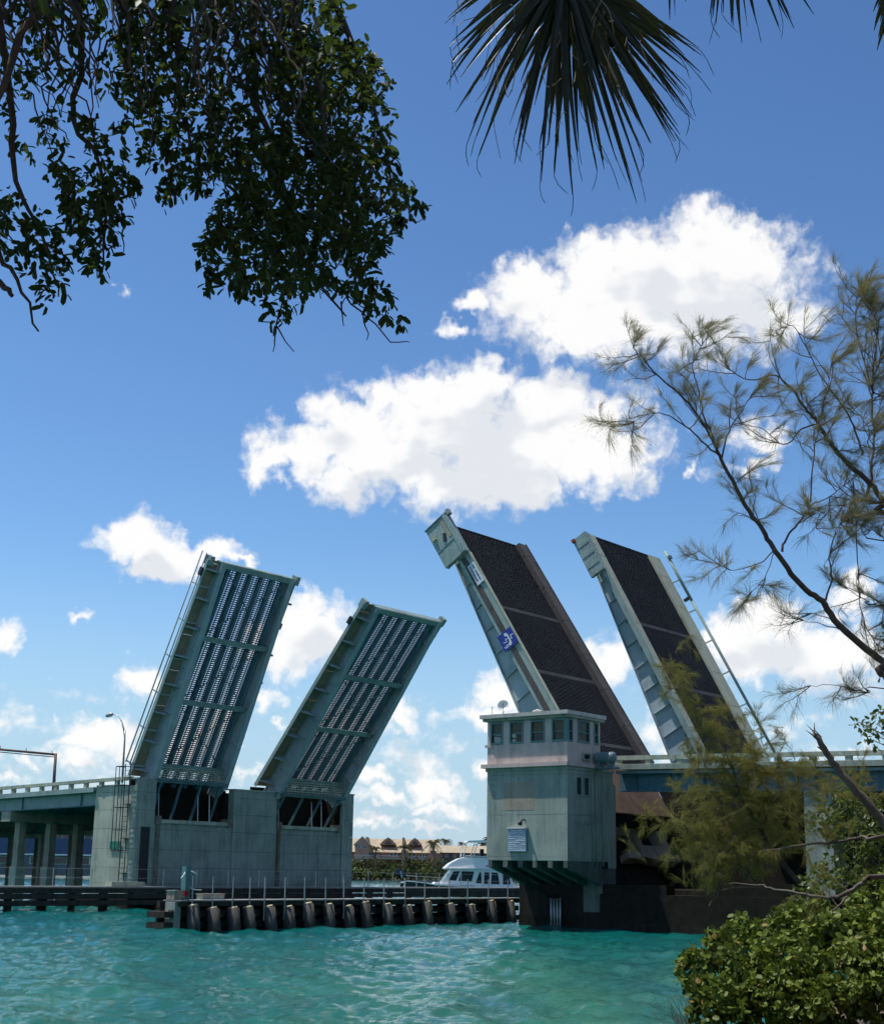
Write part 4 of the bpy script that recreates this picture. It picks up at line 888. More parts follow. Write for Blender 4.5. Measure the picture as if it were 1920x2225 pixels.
MB().box(-31.9, -31.3, 1.0, 3.4, 1.3, 1.55).build('landing_curb', 'conc_pale', FF)

# ------------------------------------------------------------------ motor yacht beyond the bridge
YB = at(1010, 1942, 150.0); YB[2] = 0
YT = thing('motor_yacht', 'white flybridge motor yacht with dark hull passing beyond the near fender', 'boat', tuple(YB), bridge=False)
_ya = R(6)
def yx(x, y, z): # x towards the stern (right), y away
    if x > 4.8: x = 3.3 + (x - 4.8) * 1.155
    elif x > 2: x = 2 + (x - 2) * .464
    x = -.9 + (x + .9) * .80; z = z * .97; y = y * .85
    return (YB[0] + (x - 5.2) * math.cos(_ya) - y * math.sin(_ya), YB[1] + (x - 5.2) * math.sin(_ya) + y * math.cos(_ya), z)
def ymb(): return MB(yx)
# hull: sections from stem to transom
secs = [(-.9, .05, .9, 1.45), (0.2, .65, .45, 1.40), (1.6, 1.35, .1, 1.28), (3.6, 1.95, 0, 1.12), (6.5, 2.15, 0, 1.0), (10, 2.15, 0, .95), (13.6, 2.05, 0, .98)]
mb = ymb()
for x, hw, k, sh in secs: mb.v += [(x, -hw, sh), (x, -hw * .9, .35), (x, -hw * .55, -.4 + k * .9), (x, hw * .55, -.4 + k * .9), (x, hw * .9, .35), (x, hw, sh)]
for i in range(len(secs) - 1):
    for j in range(5): mb.f.append((i * 6 + j, i * 6 + j + 1, (i + 1) * 6 + j + 1, (i + 1) * 6 + j))
    mb.f.append((i * 6 + 5, i * 6, (i + 1) * 6, (i + 1) * 6 + 5))
mb.f += [tuple(range(6)), tuple(range(36, 42))[::-1]]
mb.build('hull', 'hull', YT)
mb = ymb()
for x, hw, k, sh in secs: mb.v += [(x, -hw - .03, sh - .02), (x, -hw - .03, sh + .09), (x, hw + .03, sh + .09), (x, hw + .03, sh - .02)]
for i in range(len(secs) - 1):
    for j in range(4): mb.f.append((i * 4 + j, i * 4 + (j + 1) % 4, (i + 1) * 4 + (j + 1) % 4, (i + 1) * 4 + j))
mb.build('gunwale', 'gel', YT)
ymb().prism([(3.0, -1.5, 1.1), (13.0, -1.7, 1.0), (13.0, -1.7, 1.25), (3.6, -1.5, 1.42)], (0, 3.1, 0)).build('trunk_cabin', 'gel', YT)
# deck house with raked windscreen
prof = [(4.9, 1.2), (6.1, 2.72), (12.6, 2.78), (12.9, 1.1)]
hs_ = ymb().prism([(x, -1.62, z) for x, z in prof], (0, 3.24, 0)).build('deckhouse', 'gel', YT)
for w in ([(5.75,1.75),(6.25,2.48),(7.0,2.52),(6.55,1.72)], [(6.85,1.7),(7.2,2.52),(8.55,2.5),(8.3,1.66)], [(8.75,1.55),(9.15,2.45),(9.35,2.45),(9.4,1.52)], [(9.65,1.5),(9.7,2.46),(10.25,2.46),(10.25,1.48)], [(10.45,1.48),(10.5,2.46),(11.2,2.44),(11.4,1.48)], [(11.75,1.46),(11.65,2.42),(12.45,2.42),(12.6,1.48)]):
    ymb().prism([(x, -1.66, 2.0 + (z - 2.05) * 1.22) for x, z in w], (0, .05, 0)).build('cabin_window', 'glass', hs_)
for j in range(3): ymb().hexa(*[[(5.02 + .79 * k * (1 if True else 0) - o, y, 1.38 + 1.0 * k) for k, y in ((.1, -1.3 + j * .9), (.1, -.5 + j * .9), (1, -.5 + j * .9), (1, -1.3 + j * .9))] for o in (.03, 0)]).build('windscreen', 'glass', hs_)
for x in (5.9, 7.2, 8.1): ymb().box(x, x + .42, -2.02, -1.99, .98 + .0, 1.12).build('hull_port', 'glass', YT)
# house roof, flybridge coaming with swept front
ymb().prism([(5.5, -1.8, 2.74), (13.2, -1.8, 2.80), (13.2, -1.8, 2.90), (5.3, -1.8, 2.86)], (0, 3.6, 0)).build('house_roof', 'gel', YT)
ymb().prism([(5.35, -1.6, 2.87), (5.9, -1.5, 3.35), (6.9, -1.4, 3.85), (7.6, -1.35, 4.02), (10.4, -1.35, 4.0), (11.0, -1.4, 3.6), (13.0, -1.6, 3.0), (13.0, -1.6, 2.91)], (0, 3.0, 0)).build('flybridge_coaming', 'gel', YT)
ymb().box(9.9, 10.7, -1.64, -1.60, 3.08, 3.2).build('name_strip', 'ink', YT)
ymb().tube([(7.3, -1.5, 4.12), (8.2, -1.5, 4.16), (10.9, -1.5, 4.05)], .05, 6).build('flybridge_rail', 'gel', YT)
ymb().prism([(7.6, -1.7, 5.55), (7.9, -1.75, 5.72), (9.5, -1.8, 5.80), (12.4, -1.75, 5.78), (12.4, -1.75, 5.66), (9.5, -1.8, 5.6)], (0, 3.5, 0)).build('bimini_top', 'gel', YT)
for a, b in (((7.35, -1.5, 4.05), (7.75, -1.6, 5.6)), ((8.5, -1.5, 4.1), (9.0, -1.6, 5.66)), ((12.0, -1.5, 3.3), (12.2, -1.6, 5.7)), ((7.35, 1.5, 4.05), (7.75, 1.6, 5.6)), ((8.5, 1.5, 4.1), (9.0, 1.6, 5.66)), ((12.0, 1.5, 3.3), (12.2, 1.6, 5.7))):
    ymb().tube([a, b], .05, 6).build('bimini_strut', 'gel', YT)
ymb().prism([(10.4, -1.5, 4.0), (12.2, -1.55, 3.5), (12.3, -1.6, 5.65), (10.6, -1.6, 5.65)], (0, .03, 0)).build('side_curtain', 'greyhouse', YT)
ymb().box(9.4, 9.8, -.3, .3, 4.0, 4.9).build('helm_seat', 'black', YT)
for i in range(7):
    x = -.6 + i * .95; ymb().tube([(x, -1.0 - .15 * min(i, 4) + (.6 if i == 0 else 0), 1.38), (x - .05, -1.0 - .15 * min(i, 4) + (.6 if i == 0 else 0), 1.95)], .025, 6).build('stanchion', 'galv', YT)
ymb().tube([(-.9, -.3, 2.05), (.3, -1.1, 1.98), (2.2, -1.45, 1.93), (5.1, -1.6, 1.85)], .028, 6).build('bow_rail', 'galv', YT)
ymb().tube([(-1.55, 0, 1.30), (-.7, 0, 1.40)], .09, 6).build('bow_pulpit', 'gel', YT)
ymb().tube([(13.3, -1.5, .95), (13.3, -1.5, 1.6), (14.0, -1.4, 1.6)], .04, 6).build('stern_rail', 'galv', YT); ymb().box(13.6, 14.5, -1.7, 1.7, .25, .38).build('swim_platform', 'gel', YT)
PM = thing('channel_marker', 'dark channel marker post with a small panel ahead of the yacht', 'marker', tuple(at(873, 1925, 190)), bridge=False)
q_ = at(873, 1912, 190); MB().tube([q_ - (0, 0, 4), q_ + (0, 0, .2)], .22, 8).build('pile', 'timber', PM); q2 = at(870, 1893, 190); MB().hexa(*[[q2 + np.array(v) for v in r_] for r_ in ([(-.6, 0, -.3), (.5, 0, -.75), (.5, .12, -.75), (-.6, .12, -.3)], [(-.5, 0, .35), (.6, 0, -.1), (.6, .12, -.1), (-.5, .12, .35)])]).build('panel', 'ink', PM)
MB().tube([q_ + (0, 0, .2), q2], .1, 6).build('bracket', 'galv', PM)

# ------------------------------------------------------------------ waterside houses on the far bank
def gable(mb, x0, x1, y0, y1, z0, z1):   # ridge along y
    xm = (x0 + x1) / 2; return mb.prism([(x0, y0, z0), (x1, y0, z0), (xm, y0, z1)], (0, y1 - y0, 0))
GX, GY, GZ = at(700, 1915, 385)[0], 385.0, 1.2
px = lambda x: at(x, 1890, 385)[0]
pz = lambda y, x=850: at(x, y, 385)[2]
HS = thing('salmon_condominium', 'long salmon waterside house with tan roof and arched dormers, behind hedge', 'building', (GX, GY, GZ), bridge=False)
x0, x1 = px(690), px(952)
zr0, zr1 = pz(1852), pz(1822)
MB().box(x0, x1, GY, GY + 14, GZ - .5, zr0).build('wall', 'salmon', HS)
rf = MB().prism([(x0 - .8, GY - 1.6, zr0 - .1), (x0 - .8, GY + 15, zr0 - .1), (x0 - .8, GY + 8, zr1)], (x1 - x0 + 1.2, 0, 0)).build('roof', 'tile', HS)
for a, b in ((721, 741), (792, 806), (872, 891)):
    MB().box(px(a) , px(a) + .5, GY + 1.8, GY + 14, zr0 + 1.6, zr1 + .3).build('roof_seam', 'tile', rf)
# gabled bay at left
bx0, bx1 = px(771), px(801); bz = pz(1838)
bay = MB().box(bx0, bx1, GY - 2.2, GY + 2, GZ, bz).build('gabled_bay', 'salmon', HS); gable(MB(), bx0 - .5, bx1 + .5, GY - 2.6, GY + 6, bz, pz(1819)).build('bay_roof', 'tile', bay); gable(MB(), bx0 + .2, bx1 - .2, GY - 2.65, GY - 2.6, bz + .1, pz(1822)).build('bay_gable', 'salmon', bay)
def win(parent, xa, xb, ya, yb, y, n=2, name='window'):
    w = MB().box(px(xa), px(xb), y - .12, y, pz(yb), pz(ya)).build(name, 'white', parent); W_ = (px(xb) - px(xa)) / n
    for i in range(n): MB().box(px(xa) + W_ * i + .12, px(xa) + W_ * (i + 1) - .12, y - .2, y - .12, pz(yb) + .12, pz(ya) - .12).build('pane', 'glass', w)
win(HS, 777, 794, 1831, 1838, GY - 2.2, 3); win(HS, 777, 795, 1839, 1845, GY - 2.3, 3, 'balcony_panel')
for a, b in ((824, 859), (885, 915)):      # arched dormers
    m_ = (px(a) + px(b)) / 2; hw = (px(b) - px(a)) / 2; zb, zt = pz(1836), pz(1822)
    d = MB().prism([(m_ - hw, GY + .5, zb), (m_ + hw, GY + .5, zb), (m_ + hw * .45, GY + .5, zb + (zt - zb) * .72), (m_, GY + .5, zt), (m_ - hw * .45, GY + .5, zb + (zt - zb) * .72)], (0, 7, 0)).build('dormer', 'salmon', HS)
    MB().prism([(m_ + hw * .42 * math.cos(t), GY + .4, zb + .1 + (zt - zb) * .52 * math.sin(t)) for t in np.linspace(0, math.pi, 10)], (0, .1, 0)).build('arched_pane', 'glass', d)
    MB().prism([(m_ - hw * 1.08, GY + .2, zb), (m_ - hw * .48, GY + .2, zb + (zt - zb) * .78), (m_, GY + .2, zt + .25), (m_ + hw * .48, GY + .2, zb + (zt - zb) * .78), (m_ + hw * 1.08, GY + .2, zb), (m_ + hw * .9, GY + .2, zb), (m_ + hw * .42, GY + .2, zb + (zt - zb) * .66), (m_, GY + .2, zt - .3), (m_ - hw * .42, GY + .2, zb + (zt - zb) * .66), (m_ - hw * .9, GY + .2, zb)], (0, .25, 0)).build('dormer_trim', 'tile', d)
for a, b, c, d in ((772, 790, 1853, 1862), (793, 811, 1853, 1862), (846, 870, 1854, 1861), (880, 902, 1853, 1862), (910, 929, 1855, 1863)): win(HS, a, b, c, d, GY, 3)
for a, b in ((769, 812), (818, 872), (878, 905), (908, 930)):
    MB().box(px(a), px(b), GY - 2.4, GY, pz(1868), pz(1865)).build('balcony_floor', 'cream', HS)
    rl = MB().box(px(a), px(b), GY - 2.4, GY - 2.3, pz(1860.5), pz(1859.5)).build('balcony_rail', 'white', HS)
    for i in range(int((px(b) - px(a)) / .55)): MB().box(px(a) + i * .55, px(a) + i * .55 + .12, GY - 2.39, GY - 2.31, pz(1865), pz(1860.5)).build('rail_bar', 'white', rl)
for a in (872, 934): MB().box(px(a), px(a) + 1.5, GY - 2.6, GY, GZ, pz(1848)).build('corner_pier', 'salmon', HS)
for a, b in ((783, 790), (815, 822)): MB().box(px(a), px(b), GY - 1.2, GY + 2, GZ, pz(1858)).build('buttress', 'salmon', HS)
MB().box(px(930), px(955), GY - 1.0, GY + 2, GZ, pz(1850)).build('end_wall', 'salmon', HS)
H2 = thing('grey_house', 'low grey house with tan roof right of the salmon house', 'building', (px(980), 400, GZ), bridge=False)
MB().box(px(951), px(1075), 398, 410, GZ - .5, pz(1849)).build('wall', 'greyhouse', H2); MB().prism([(px(948), 396.5, pz(1850)), (px(948), 412, pz(1850)), (px(948), 404, pz(1833))], (px(1078) - px(948), 0, 0)).build('roof', 'tile', H2)
for a in (953, 966, 985, 1004, 1022): win(H2, a, a + 8, 1853, 1860, 398, 2)
B3 = thing('blue_house', 'blue and grey waterside house glimpsed between the far bridge columns', 'building', (-85, 300, 1), bridge=False)
qx = lambda x: at(x, 1890, 300)[0]
qz = lambda y: at(100, y, 300)[2]
MB().box(qx(-120), qx(200), 300, 314, .5, qz(1795)).build('wall', 'greyhouse', B3); MB().prism([(qx(-124), 298, qz(1796)), (qx(-124), 316, qz(1796)), (qx(-124), 307, qz(1770))], (qx(204) - qx(-124), 0, 0)).build('roof', 'tile', B3)
for i, (a, b) in enumerate(((-40, 24), (60, 95), (112, 150), (160, 199))):
    MB().box(qx(a), qx(b), 298.6, 300, qz(1857), qz(1822)).build('blue_panel', 'bluehouse', B3); MB().box(qx(a) - .3, qx(b) + .3, 298, 300, qz(1859), qz(1856)).build('balcony_floor', 'white', B3)
    w = MB().box(qx(a) + .3, qx(b) - .3, 299.85, 300, qz(1824), qz(1802)).build('window', 'white', B3); n = max(1, int((qx(b) - qx(a)) / 1.6)); ww = (qx(b) - qx(a) - .6) / n
    for j in range(n): MB().box(qx(a) + .3 + j * ww + .1, qx(a) + .3 + (j + 1) * ww - .1, 299.75, 299.85, qz(1823), qz(1803)).build('pane', 'glass', w)
    w = MB().box(qx(a) + .3, qx(b) - .3, 299.85, 300, qz(1878), qz(1862)).build('window', 'white', B3); MB().box(qx(a) + .5, qx(b) - .6, 299.75, 299.85, qz(1877), qz(1863)).build('pane', 'glass', w)

# ------------------------------------------------------------------ vegetation helpers
LT = np.array([(0, 0, 0), (.5, 0, -.05), (1, 0, -.14), (.30, .38, .05), (.80, .36, .0), (.30, -.38, .05), (.80, -.36, .0)])
LQ = np.array([(0, 3, 4, 1), (0, 1, 6, 5)]); LTRI = np.array([(1, 4, 2), (1, 2, 6)])
def unit(v): return v / (np.linalg.norm(v, axis=-1, keepdims=True) + 1e-12)
def leaf_frames(D, up=None):
    D = unit(D); U_ = rng.normal(0, .55, D.shape) + (np.array([0, 0, 1.0]) if up is None else up)
    Sd = unit(np.cross(U_, D)); Nn = np.cross(D, Sd); return D, Sd, Nn
def leaf_mesh(name, P, D, L, Wd, mat, parent, up=None, kind='stuff'):
    D, Sd, Nn = leaf_frames(D, up); n = len(P); L = np.asarray(L)[:, None, None]; Wd = np.asarray(Wd)[:, None, None]
    V_ = P[:, None] + L * LT[None, :, 0, None] * D[:, None] + Wd * LT[None, :, 1, None] * Sd[:, None] + L * LT[None, :, 2, None] * Nn[:, None]
    o = (np.arange(n) * 7)[:, None, None]
    return meshnp(name, V_.reshape(-1, 3), [(LQ[None] + o).reshape(-1, 4), (LTRI[None] + o).reshape(-1, 3)], mat, parent, kind)
def single_leaves(P, D, L, Wd, mat, parent, up=None):
    me = bpy.data.meshes.new('leaf'); v = LT.copy(); me.from_pydata([tuple(q) for q in v], [], [tuple(f) for f in LQ] + [tuple(f) for f in LTRI]); me.materials.append(MT[mat])
    D, Sd, Nn = leaf_frames(D, up); org = np.array(ORG[parent.name])
    for i in range(len(P)):
        o = bpy.data.objects.new('leaf', me); COL.objects.link(o); o.parent = parent; q = P[i] - org
        a, b, c = D[i] * L[i], Sd[i] * Wd[i], Nn[i] * L[i]
        o.matrix_local = Matrix(((a[0], b[0], c[0], q[0]), (a[1], b[1], c[1], q[1]), (a[2], b[2], c[2], q[2]), (0, 0, 0, 1)))
def needle_mesh(name, P, D, L, wid, mat, parent, droop=.25):
    D = unit(D); n = len(P); vw = unit(P - EYEP); Sd = unit(np.cross(D, unit(vw + rng.normal(0, .5, D.shape)))) * np.asarray(wid)[:, None] / 2
    L = np.asarray(L)[:, None]; g = np.array([0, 0, -1.0])
    m = P + D * L * .55 + g * L * droop * .2; t = P + D * L + g * L * droop
    V_ = np.stack([P - Sd, P + Sd, m + Sd * .8, m - Sd * .8, t], 1); o = (np.arange(n) * 5)[:, None]
    return meshnp(name, V_.reshape(-1, 3), [np.array([0, 1, 2, 3])[None] + o, np.array([3, 2, 4])[None] + o], mat, parent, 'stuff')
def smooth_line(pts, k=4):
    pts = np.array(pts, float); out = []
    for i in range(len(pts) - 1):
        p0, p1, p2, p3 = pts[max(i - 1, 0)], pts[i], pts[i + 1], pts[min(i + 2, len(pts) - 1)]
        for j in range(k):
            t = j / k; out.append(.5 * ((2 * p1) + (p2 - p0) * t + (2 * p0 - 5 * p1 + 4 * p2 - p3) * t * t + (3 * p1 - p0 - 3 * p2 + p3) * t ** 3))
    out.append(pts[-1]); return np.array(out)
def in_poly(p, poly):
    x, y = p; c = False; n = len(poly)
    for i in range(n):
        x1, y1 = poly[i]; x2, y2 = poly[i - 1]
        if (y1 > y) != (y2 > y) and x < (x2 - x1) * (y - y1) / (y2 - y1) + x1: c = not c
    return c
def poly_points(poly, per):
    a = np.array(poly, float); lo, hi = a.min(0), a.max(0)
    ar = abs(sum(a[i - 1][0] * a[i][1] - a[i][0] * a[i - 1][1] for i in range(len(a)))) / 2
    out = []; n = int(ar / per)
    while len(out) < n:
        q = lo + rng.random(2) * (hi - lo)
        if in_poly(q, poly): out.append(q)
    return out
Q = 1920 / 1788.0

# ------------------------------------------------------------------ far bank greenery
def far_mass(name, label, spots, mat='far_leaf', cat='hedge'):
    """spots: (x, y, z, rx, rz) lobes of a distant belt of bushes"""
    P = []; 
    for x, y, z, rx, rz, n in spots:
        d = unit(rng.normal(0, 1, (n, 3))); P.append(np.array([x, y, z]) + d * np.array([rx, rx * .6, rz]) * (rng.random((n, 1)) ** .35))
    P = np.concatenate(P); n = len(P)
    o = leaf_mesh(name, P, rng.normal(0, 1, (n, 3)) + (0, 0, .5), rng.uniform(.35, .8, n), rng.uniform(.35, .7, n), mat, None)
    return tag(o, label, cat, kind='stuff')
sp_ = []
for x in np.arange(-40, 30, 1.3):
    sp_.append((x, 377 + rng.normal(0, .6), 1.4 + rng.normal(0, .2), 1.6, 1.5 + rng.random() * .5, 90))
far_mass('mangrove_hedge', 'low green mangrove hedge along the far waterline', sp_)
sp_ = []
for x in np.arange(-34, 26, 1.7):
    sp_.append((x + rng.normal(0, .4), 381.5 + rng.normal(0, .4), 3.3 + rng.normal(0, .5), 2.0, 1.9 + rng.random() * 1.2, 110))
far_mass('shrub_belt', 'taller dark green shrubs between the far houses and the hedge', sp_)
sp_ = []
for x in list(np.arange(-330, -45, 6.0)) + list(np.arange(28, 330, 6.0)):
    sp_.append((x + rng.normal(0, 2), 395 + rng.normal(0, 6), 2.5 + rng.normal(0, 1), 6.0, 2.6 + rng.random() * 3.5, 160))
far_mass('far_wood', 'distant low belt of trees along the far shore', sp_, cat='trees')
def far_palm(x, ytop, yfoot, depth, label, size=1.0):
    top = at(x, ytop, depth); ft = at(x + rng.normal(0, 3), yfoot, depth); ft[2] = .8
    T = thing('palm_tree', label, 'palm tree', tuple(ft), 'palms before the far houses', bridge=False)
    MB().tube([ft, (ft + top) / 2 + (rng.normal(0, .25), 0, 0), top], [.26, .2, .16], 8).build('trunk', 'bark_pale', T, True)
    P = []; D = []; L = []
    for k in range(16):
        a = rng.random() * 6.28; el = rng.uniform(-.5, 1.0); ln = rng.uniform(2.0, 2.8) * size
        d = np.array([math.cos(a) * math.cos(el), math.sin(a) * math.cos(el), math.sin(el)])
        for j in range(14):
            t = j / 13; p = top + d * ln * t + np.array([0, 0, -1.5 * size * t * t]); tg = unit(d + np.array([0, 0, -2.2 * size * t / ln]))
            for sgn in (-1, 1):
                sd = unit(np.cross(tg, (0, 0, 1))) * sgn; P.append(p); D.append(sd * .8 + tg * .5 + np.array([0, 0, -.55])); L.append(.75 * size * (1 - .55 * t))
    P = np.array(P); L = np.array(L)
    leaf_mesh('crown', P, np.array(D), L, np.full(len(L), .16), 'far_palm', T)
far_palm(816, 1843, 1885, 379, 'short palm before the gabled bay of the salmon house', .9)
far_palm(880, 1840, 1888, 378, 'bushy palm below the right dormer of the salmon house', 1.15)
far_palm(941, 1832, 1890, 377, 'tallest drooping palm at the right end of the salmon house', 1.25)
far_palm(967, 1826, 1880, 420, 'feathery palm behind the salmon house roof end', 1.0)
far_palm(1003, 1831, 1880, 425, 'round palm top behind the grey house roof', .7)
far_palm(1049, 1832, 1880, 415, 'palm close to the control house wall, behind grey house', .9)
far_palm(1062, 1822, 1880, 418, 'tall palm half hidden by the control house, behind grey house', 1.1)

# ------------------------------------------------------------------ broadleaf tree overhead, upper left
TB = np.array([-8.2, 8.2, .8])
T1 = thing('broadleaf_tree', 'dark broadleaf tree hanging its leafy branches into the upper left', 'tree', tuple(TB), bridge=False)
MB().tube([TB - (0, 0, .3), TB + (.1, 0, 2), TB + (.4, .2, 4.2), TB + (.9, .3, 5.8)], [.34, .27, .22, .18], 12).build('trunk', 'bark', T1, True)
fork = TB + (.9, .3, 5.8)
def stem(pts, r0, r1, d0, d1, name='limb', mat='bark', T=T1, pre=None, tofork=None):
    P_ = [at(x * Q, y * Q, d0 + (d1 - d0) * i / (len(pts) - 1)) for i, (x, y) in enumerate(pts)]
    if tofork is not None: P_ = [tofork, (tofork + P_[0]) / 2 + np.array([0, 0, .35])] + P_
    l = smooth_line(P_, 3); l[1:-1] += rng.normal(0, .012, l[1:-1].shape)
    MB().tube(l, np.linspace(r0, r1, len(l)), 6).build(name, mat, T, True); return l
stem([(-60, 330), (10, 170), (45, 60), (80, -60)][::-1], .035, .02, 8.2, 8.0, tofork=fork)
stem([(250, -220), (335, -60), (352, 60), (362, 150), (375, 260), (385, 330)], .055, .008, 8.6, 9.0, tofork=fork)
stem([(430, -200), (590, -20), (600, 90), (648, 180), (655, 290), (690, 390), (700, 480)], .06, .008, 9.2, 9.6, tofork=fork)
stem([(300, -240), (480, -80), (510, 60), (515, 160), (560, 330), (600, 480), (640, 560), (700, 640)], .055, .006, 9.6, 10.0, tofork=fork)
stem([(500, -200), (640, -60), (690, 40), (740, 170), (775, 290), (800, 400)], .05, .006, 10.0, 10.4, tofork=fork)
stem([(60, -160), (140, -20), (170, 110), (150, 240), (200, 330), (215, 460), (205, 560)], .045, .005, 9.0, 9.3, tofork=fork)
stem([(-80, -60), (20, 200), (30, 330), (60, 430), (100, 520), (118, 600)], .04, .005, 8.8, 9.1, tofork=fork)
stem([(-40, 480), (10, 530), (45, 590), (78, 670)], .022, .006, 8.7, 8.8); stem([(-30, 560), (10, 580), (26, 600)], .03, .012, 8.7, 8.7)
for k in range(70):
    x = rng.uniform(-40, 640); y = rng.uniform(-90, -15); n = rng.integers(3, 9); pts = [(x, y)]
    for j in range(n): pts.append((pts[-1][0] + rng.normal(12, 22), pts[-1][1] + rng.uniform(35, 75)))
    if pts[-1][1] > 520 or pts[-1][0] > 700 or (pts[-1][0] < 400 and pts[-1][1] > 360): continue
    d = rng.uniform(8.0, 9.6); stem(pts, rng.uniform(.009, .017), .003, d, d + rng.normal(0, .3), 'twig')
for pts in ([(700, 600), (745, 640), (790, 685), (828, 692)], [(690, 610), (695, 660)], [(735, 640), (742, 688)], [(575, 600), (555, 690), (552, 712)], [(560, 660), (595, 712)], [(250, 460), (250, 510)], [(640, 560), (700, 600), (780, 640)], [(740, 380), (800, 440), (860, 440)]):
    stem(pts, .007, .003, 9.5, 9.6, 'twig')
TP = []; TD = []; TE = []
def leafy(poly, per, dlo, dhi, tail=0, spread=1.0):
    for x, y in poly_points(poly, per):
        d = rng.uniform(dlo, dhi); c = at(x * Q, y * Q, d); ax = unit(np.array([rng.normal(.15, .5), rng.normal(0, .5), -1.0 + rng.normal(0, .35)])); ln = rng.uniform(.10, .24) * spread
        for j in range(rng.integers(7, 12)):
            t = rng.random(); TP.append(c + ax * ln * (t - .5) + rng.normal(0, .012, 3)); TD.append(ax * .55 + unit(rng.normal(0, 1, 3)) * .85); TE.append(tail)
leafy([(545,-30),(690,-30),(695,90),(745,150),(775,200),(785,290),(810,370),(845,432),(800,455),(760,520),(745,565),(690,580),(600,590),(490,585),(425,565),(408,500),(440,420),(560,300)], 210, 8.6, 11.0)
leafy([(230,-30),(545,-30),(560,320),(430,385),(340,375),(300,320),(240,250)], 320, 8.4, 10.8)
leafy([(-30,-30),(230,-30),(240,250),(290,340),(250,420),(190,460),(130,420),(60,330),(-30,250)], 1150, 8.2, 10.4)
leafy([(100,330),(270,350),(262,430),(230,490),(205,580),(185,540),(150,470)], 330, 8.6, 9.6, 1)
leafy([(-20,390),(60,405),(125,440),(132,530),(118,610),(95,590),(40,530),(-20,480)], 480, 8.5, 9.4, 1)
leafy([(690,560),(755,570),(825,625),(812,662),(770,630),(700,615)], 380, 9.2, 9.9, 1, .7)
leafy([(530,595),(600,595),(582,670),(556,705),(545,660)], 900, 9.2, 9.8, 1, .6)
leafy([(310,370),(360,380),(345,425),(328,425)], 400, 9.0, 9.5, 1, .6); leafy([(700,60),(760,120),(795,180),(780,230),(700,140)], 330, 9.4, 10.2, 1)
leafy([(780,330),(830,370),(862,430),(840,452),(790,420)], 600, 9.4, 10.0, 1, .7); leafy([(402,500),(430,480),(430,560),(405,575)], 500, 9.2, 9.6, 1, .6)
TP = np.array(TP); TD = np.array(TD); TE = np.array(TE); nL = len(TP)
Ls_ = rng.uniform(.052, .105, nL); sel = np.where(TE == 1)[0]; rng.shuffle(sel); sel = sel[:280]; rest = np.setdiff1d(np.arange(nL), sel)
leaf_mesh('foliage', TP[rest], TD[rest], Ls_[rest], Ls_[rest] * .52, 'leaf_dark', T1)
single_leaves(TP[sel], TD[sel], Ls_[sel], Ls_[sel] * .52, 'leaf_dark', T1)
P_ = []; D_ = []          # the crown above the picture, which shades the branches below it
for k in range(1900):
    c = np.array([rng.uniform(-7.5, -.5), rng.uniform(6.4, 12.5), 0]); lo = EYE + c[1] * .70; c[2] = lo + rng.random() ** 1.3 * 2.6
    if c[0] > -1.2 - (c[2] - lo) * .5: continue
    for j in range(9): P_.append(c + rng.normal(0, .12, 3)); D_.append(rng.normal(0, 1, 3) + (0, 0, -.3))
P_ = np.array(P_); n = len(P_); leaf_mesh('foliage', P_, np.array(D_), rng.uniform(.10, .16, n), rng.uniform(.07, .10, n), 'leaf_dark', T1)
for k in range(5):
    e = np.array([rng.uniform(-5.5, -1.5), rng.uniform(7, 10.5), 0]); e[2] = EYE + e[1] * .8 + .8
    MB().tube(smooth_line([fork, (fork + e) / 2 + (0, 0, .5), e], 4), np.linspace(.10, .02, 9), 7).build('limb', 'bark', T1, True)

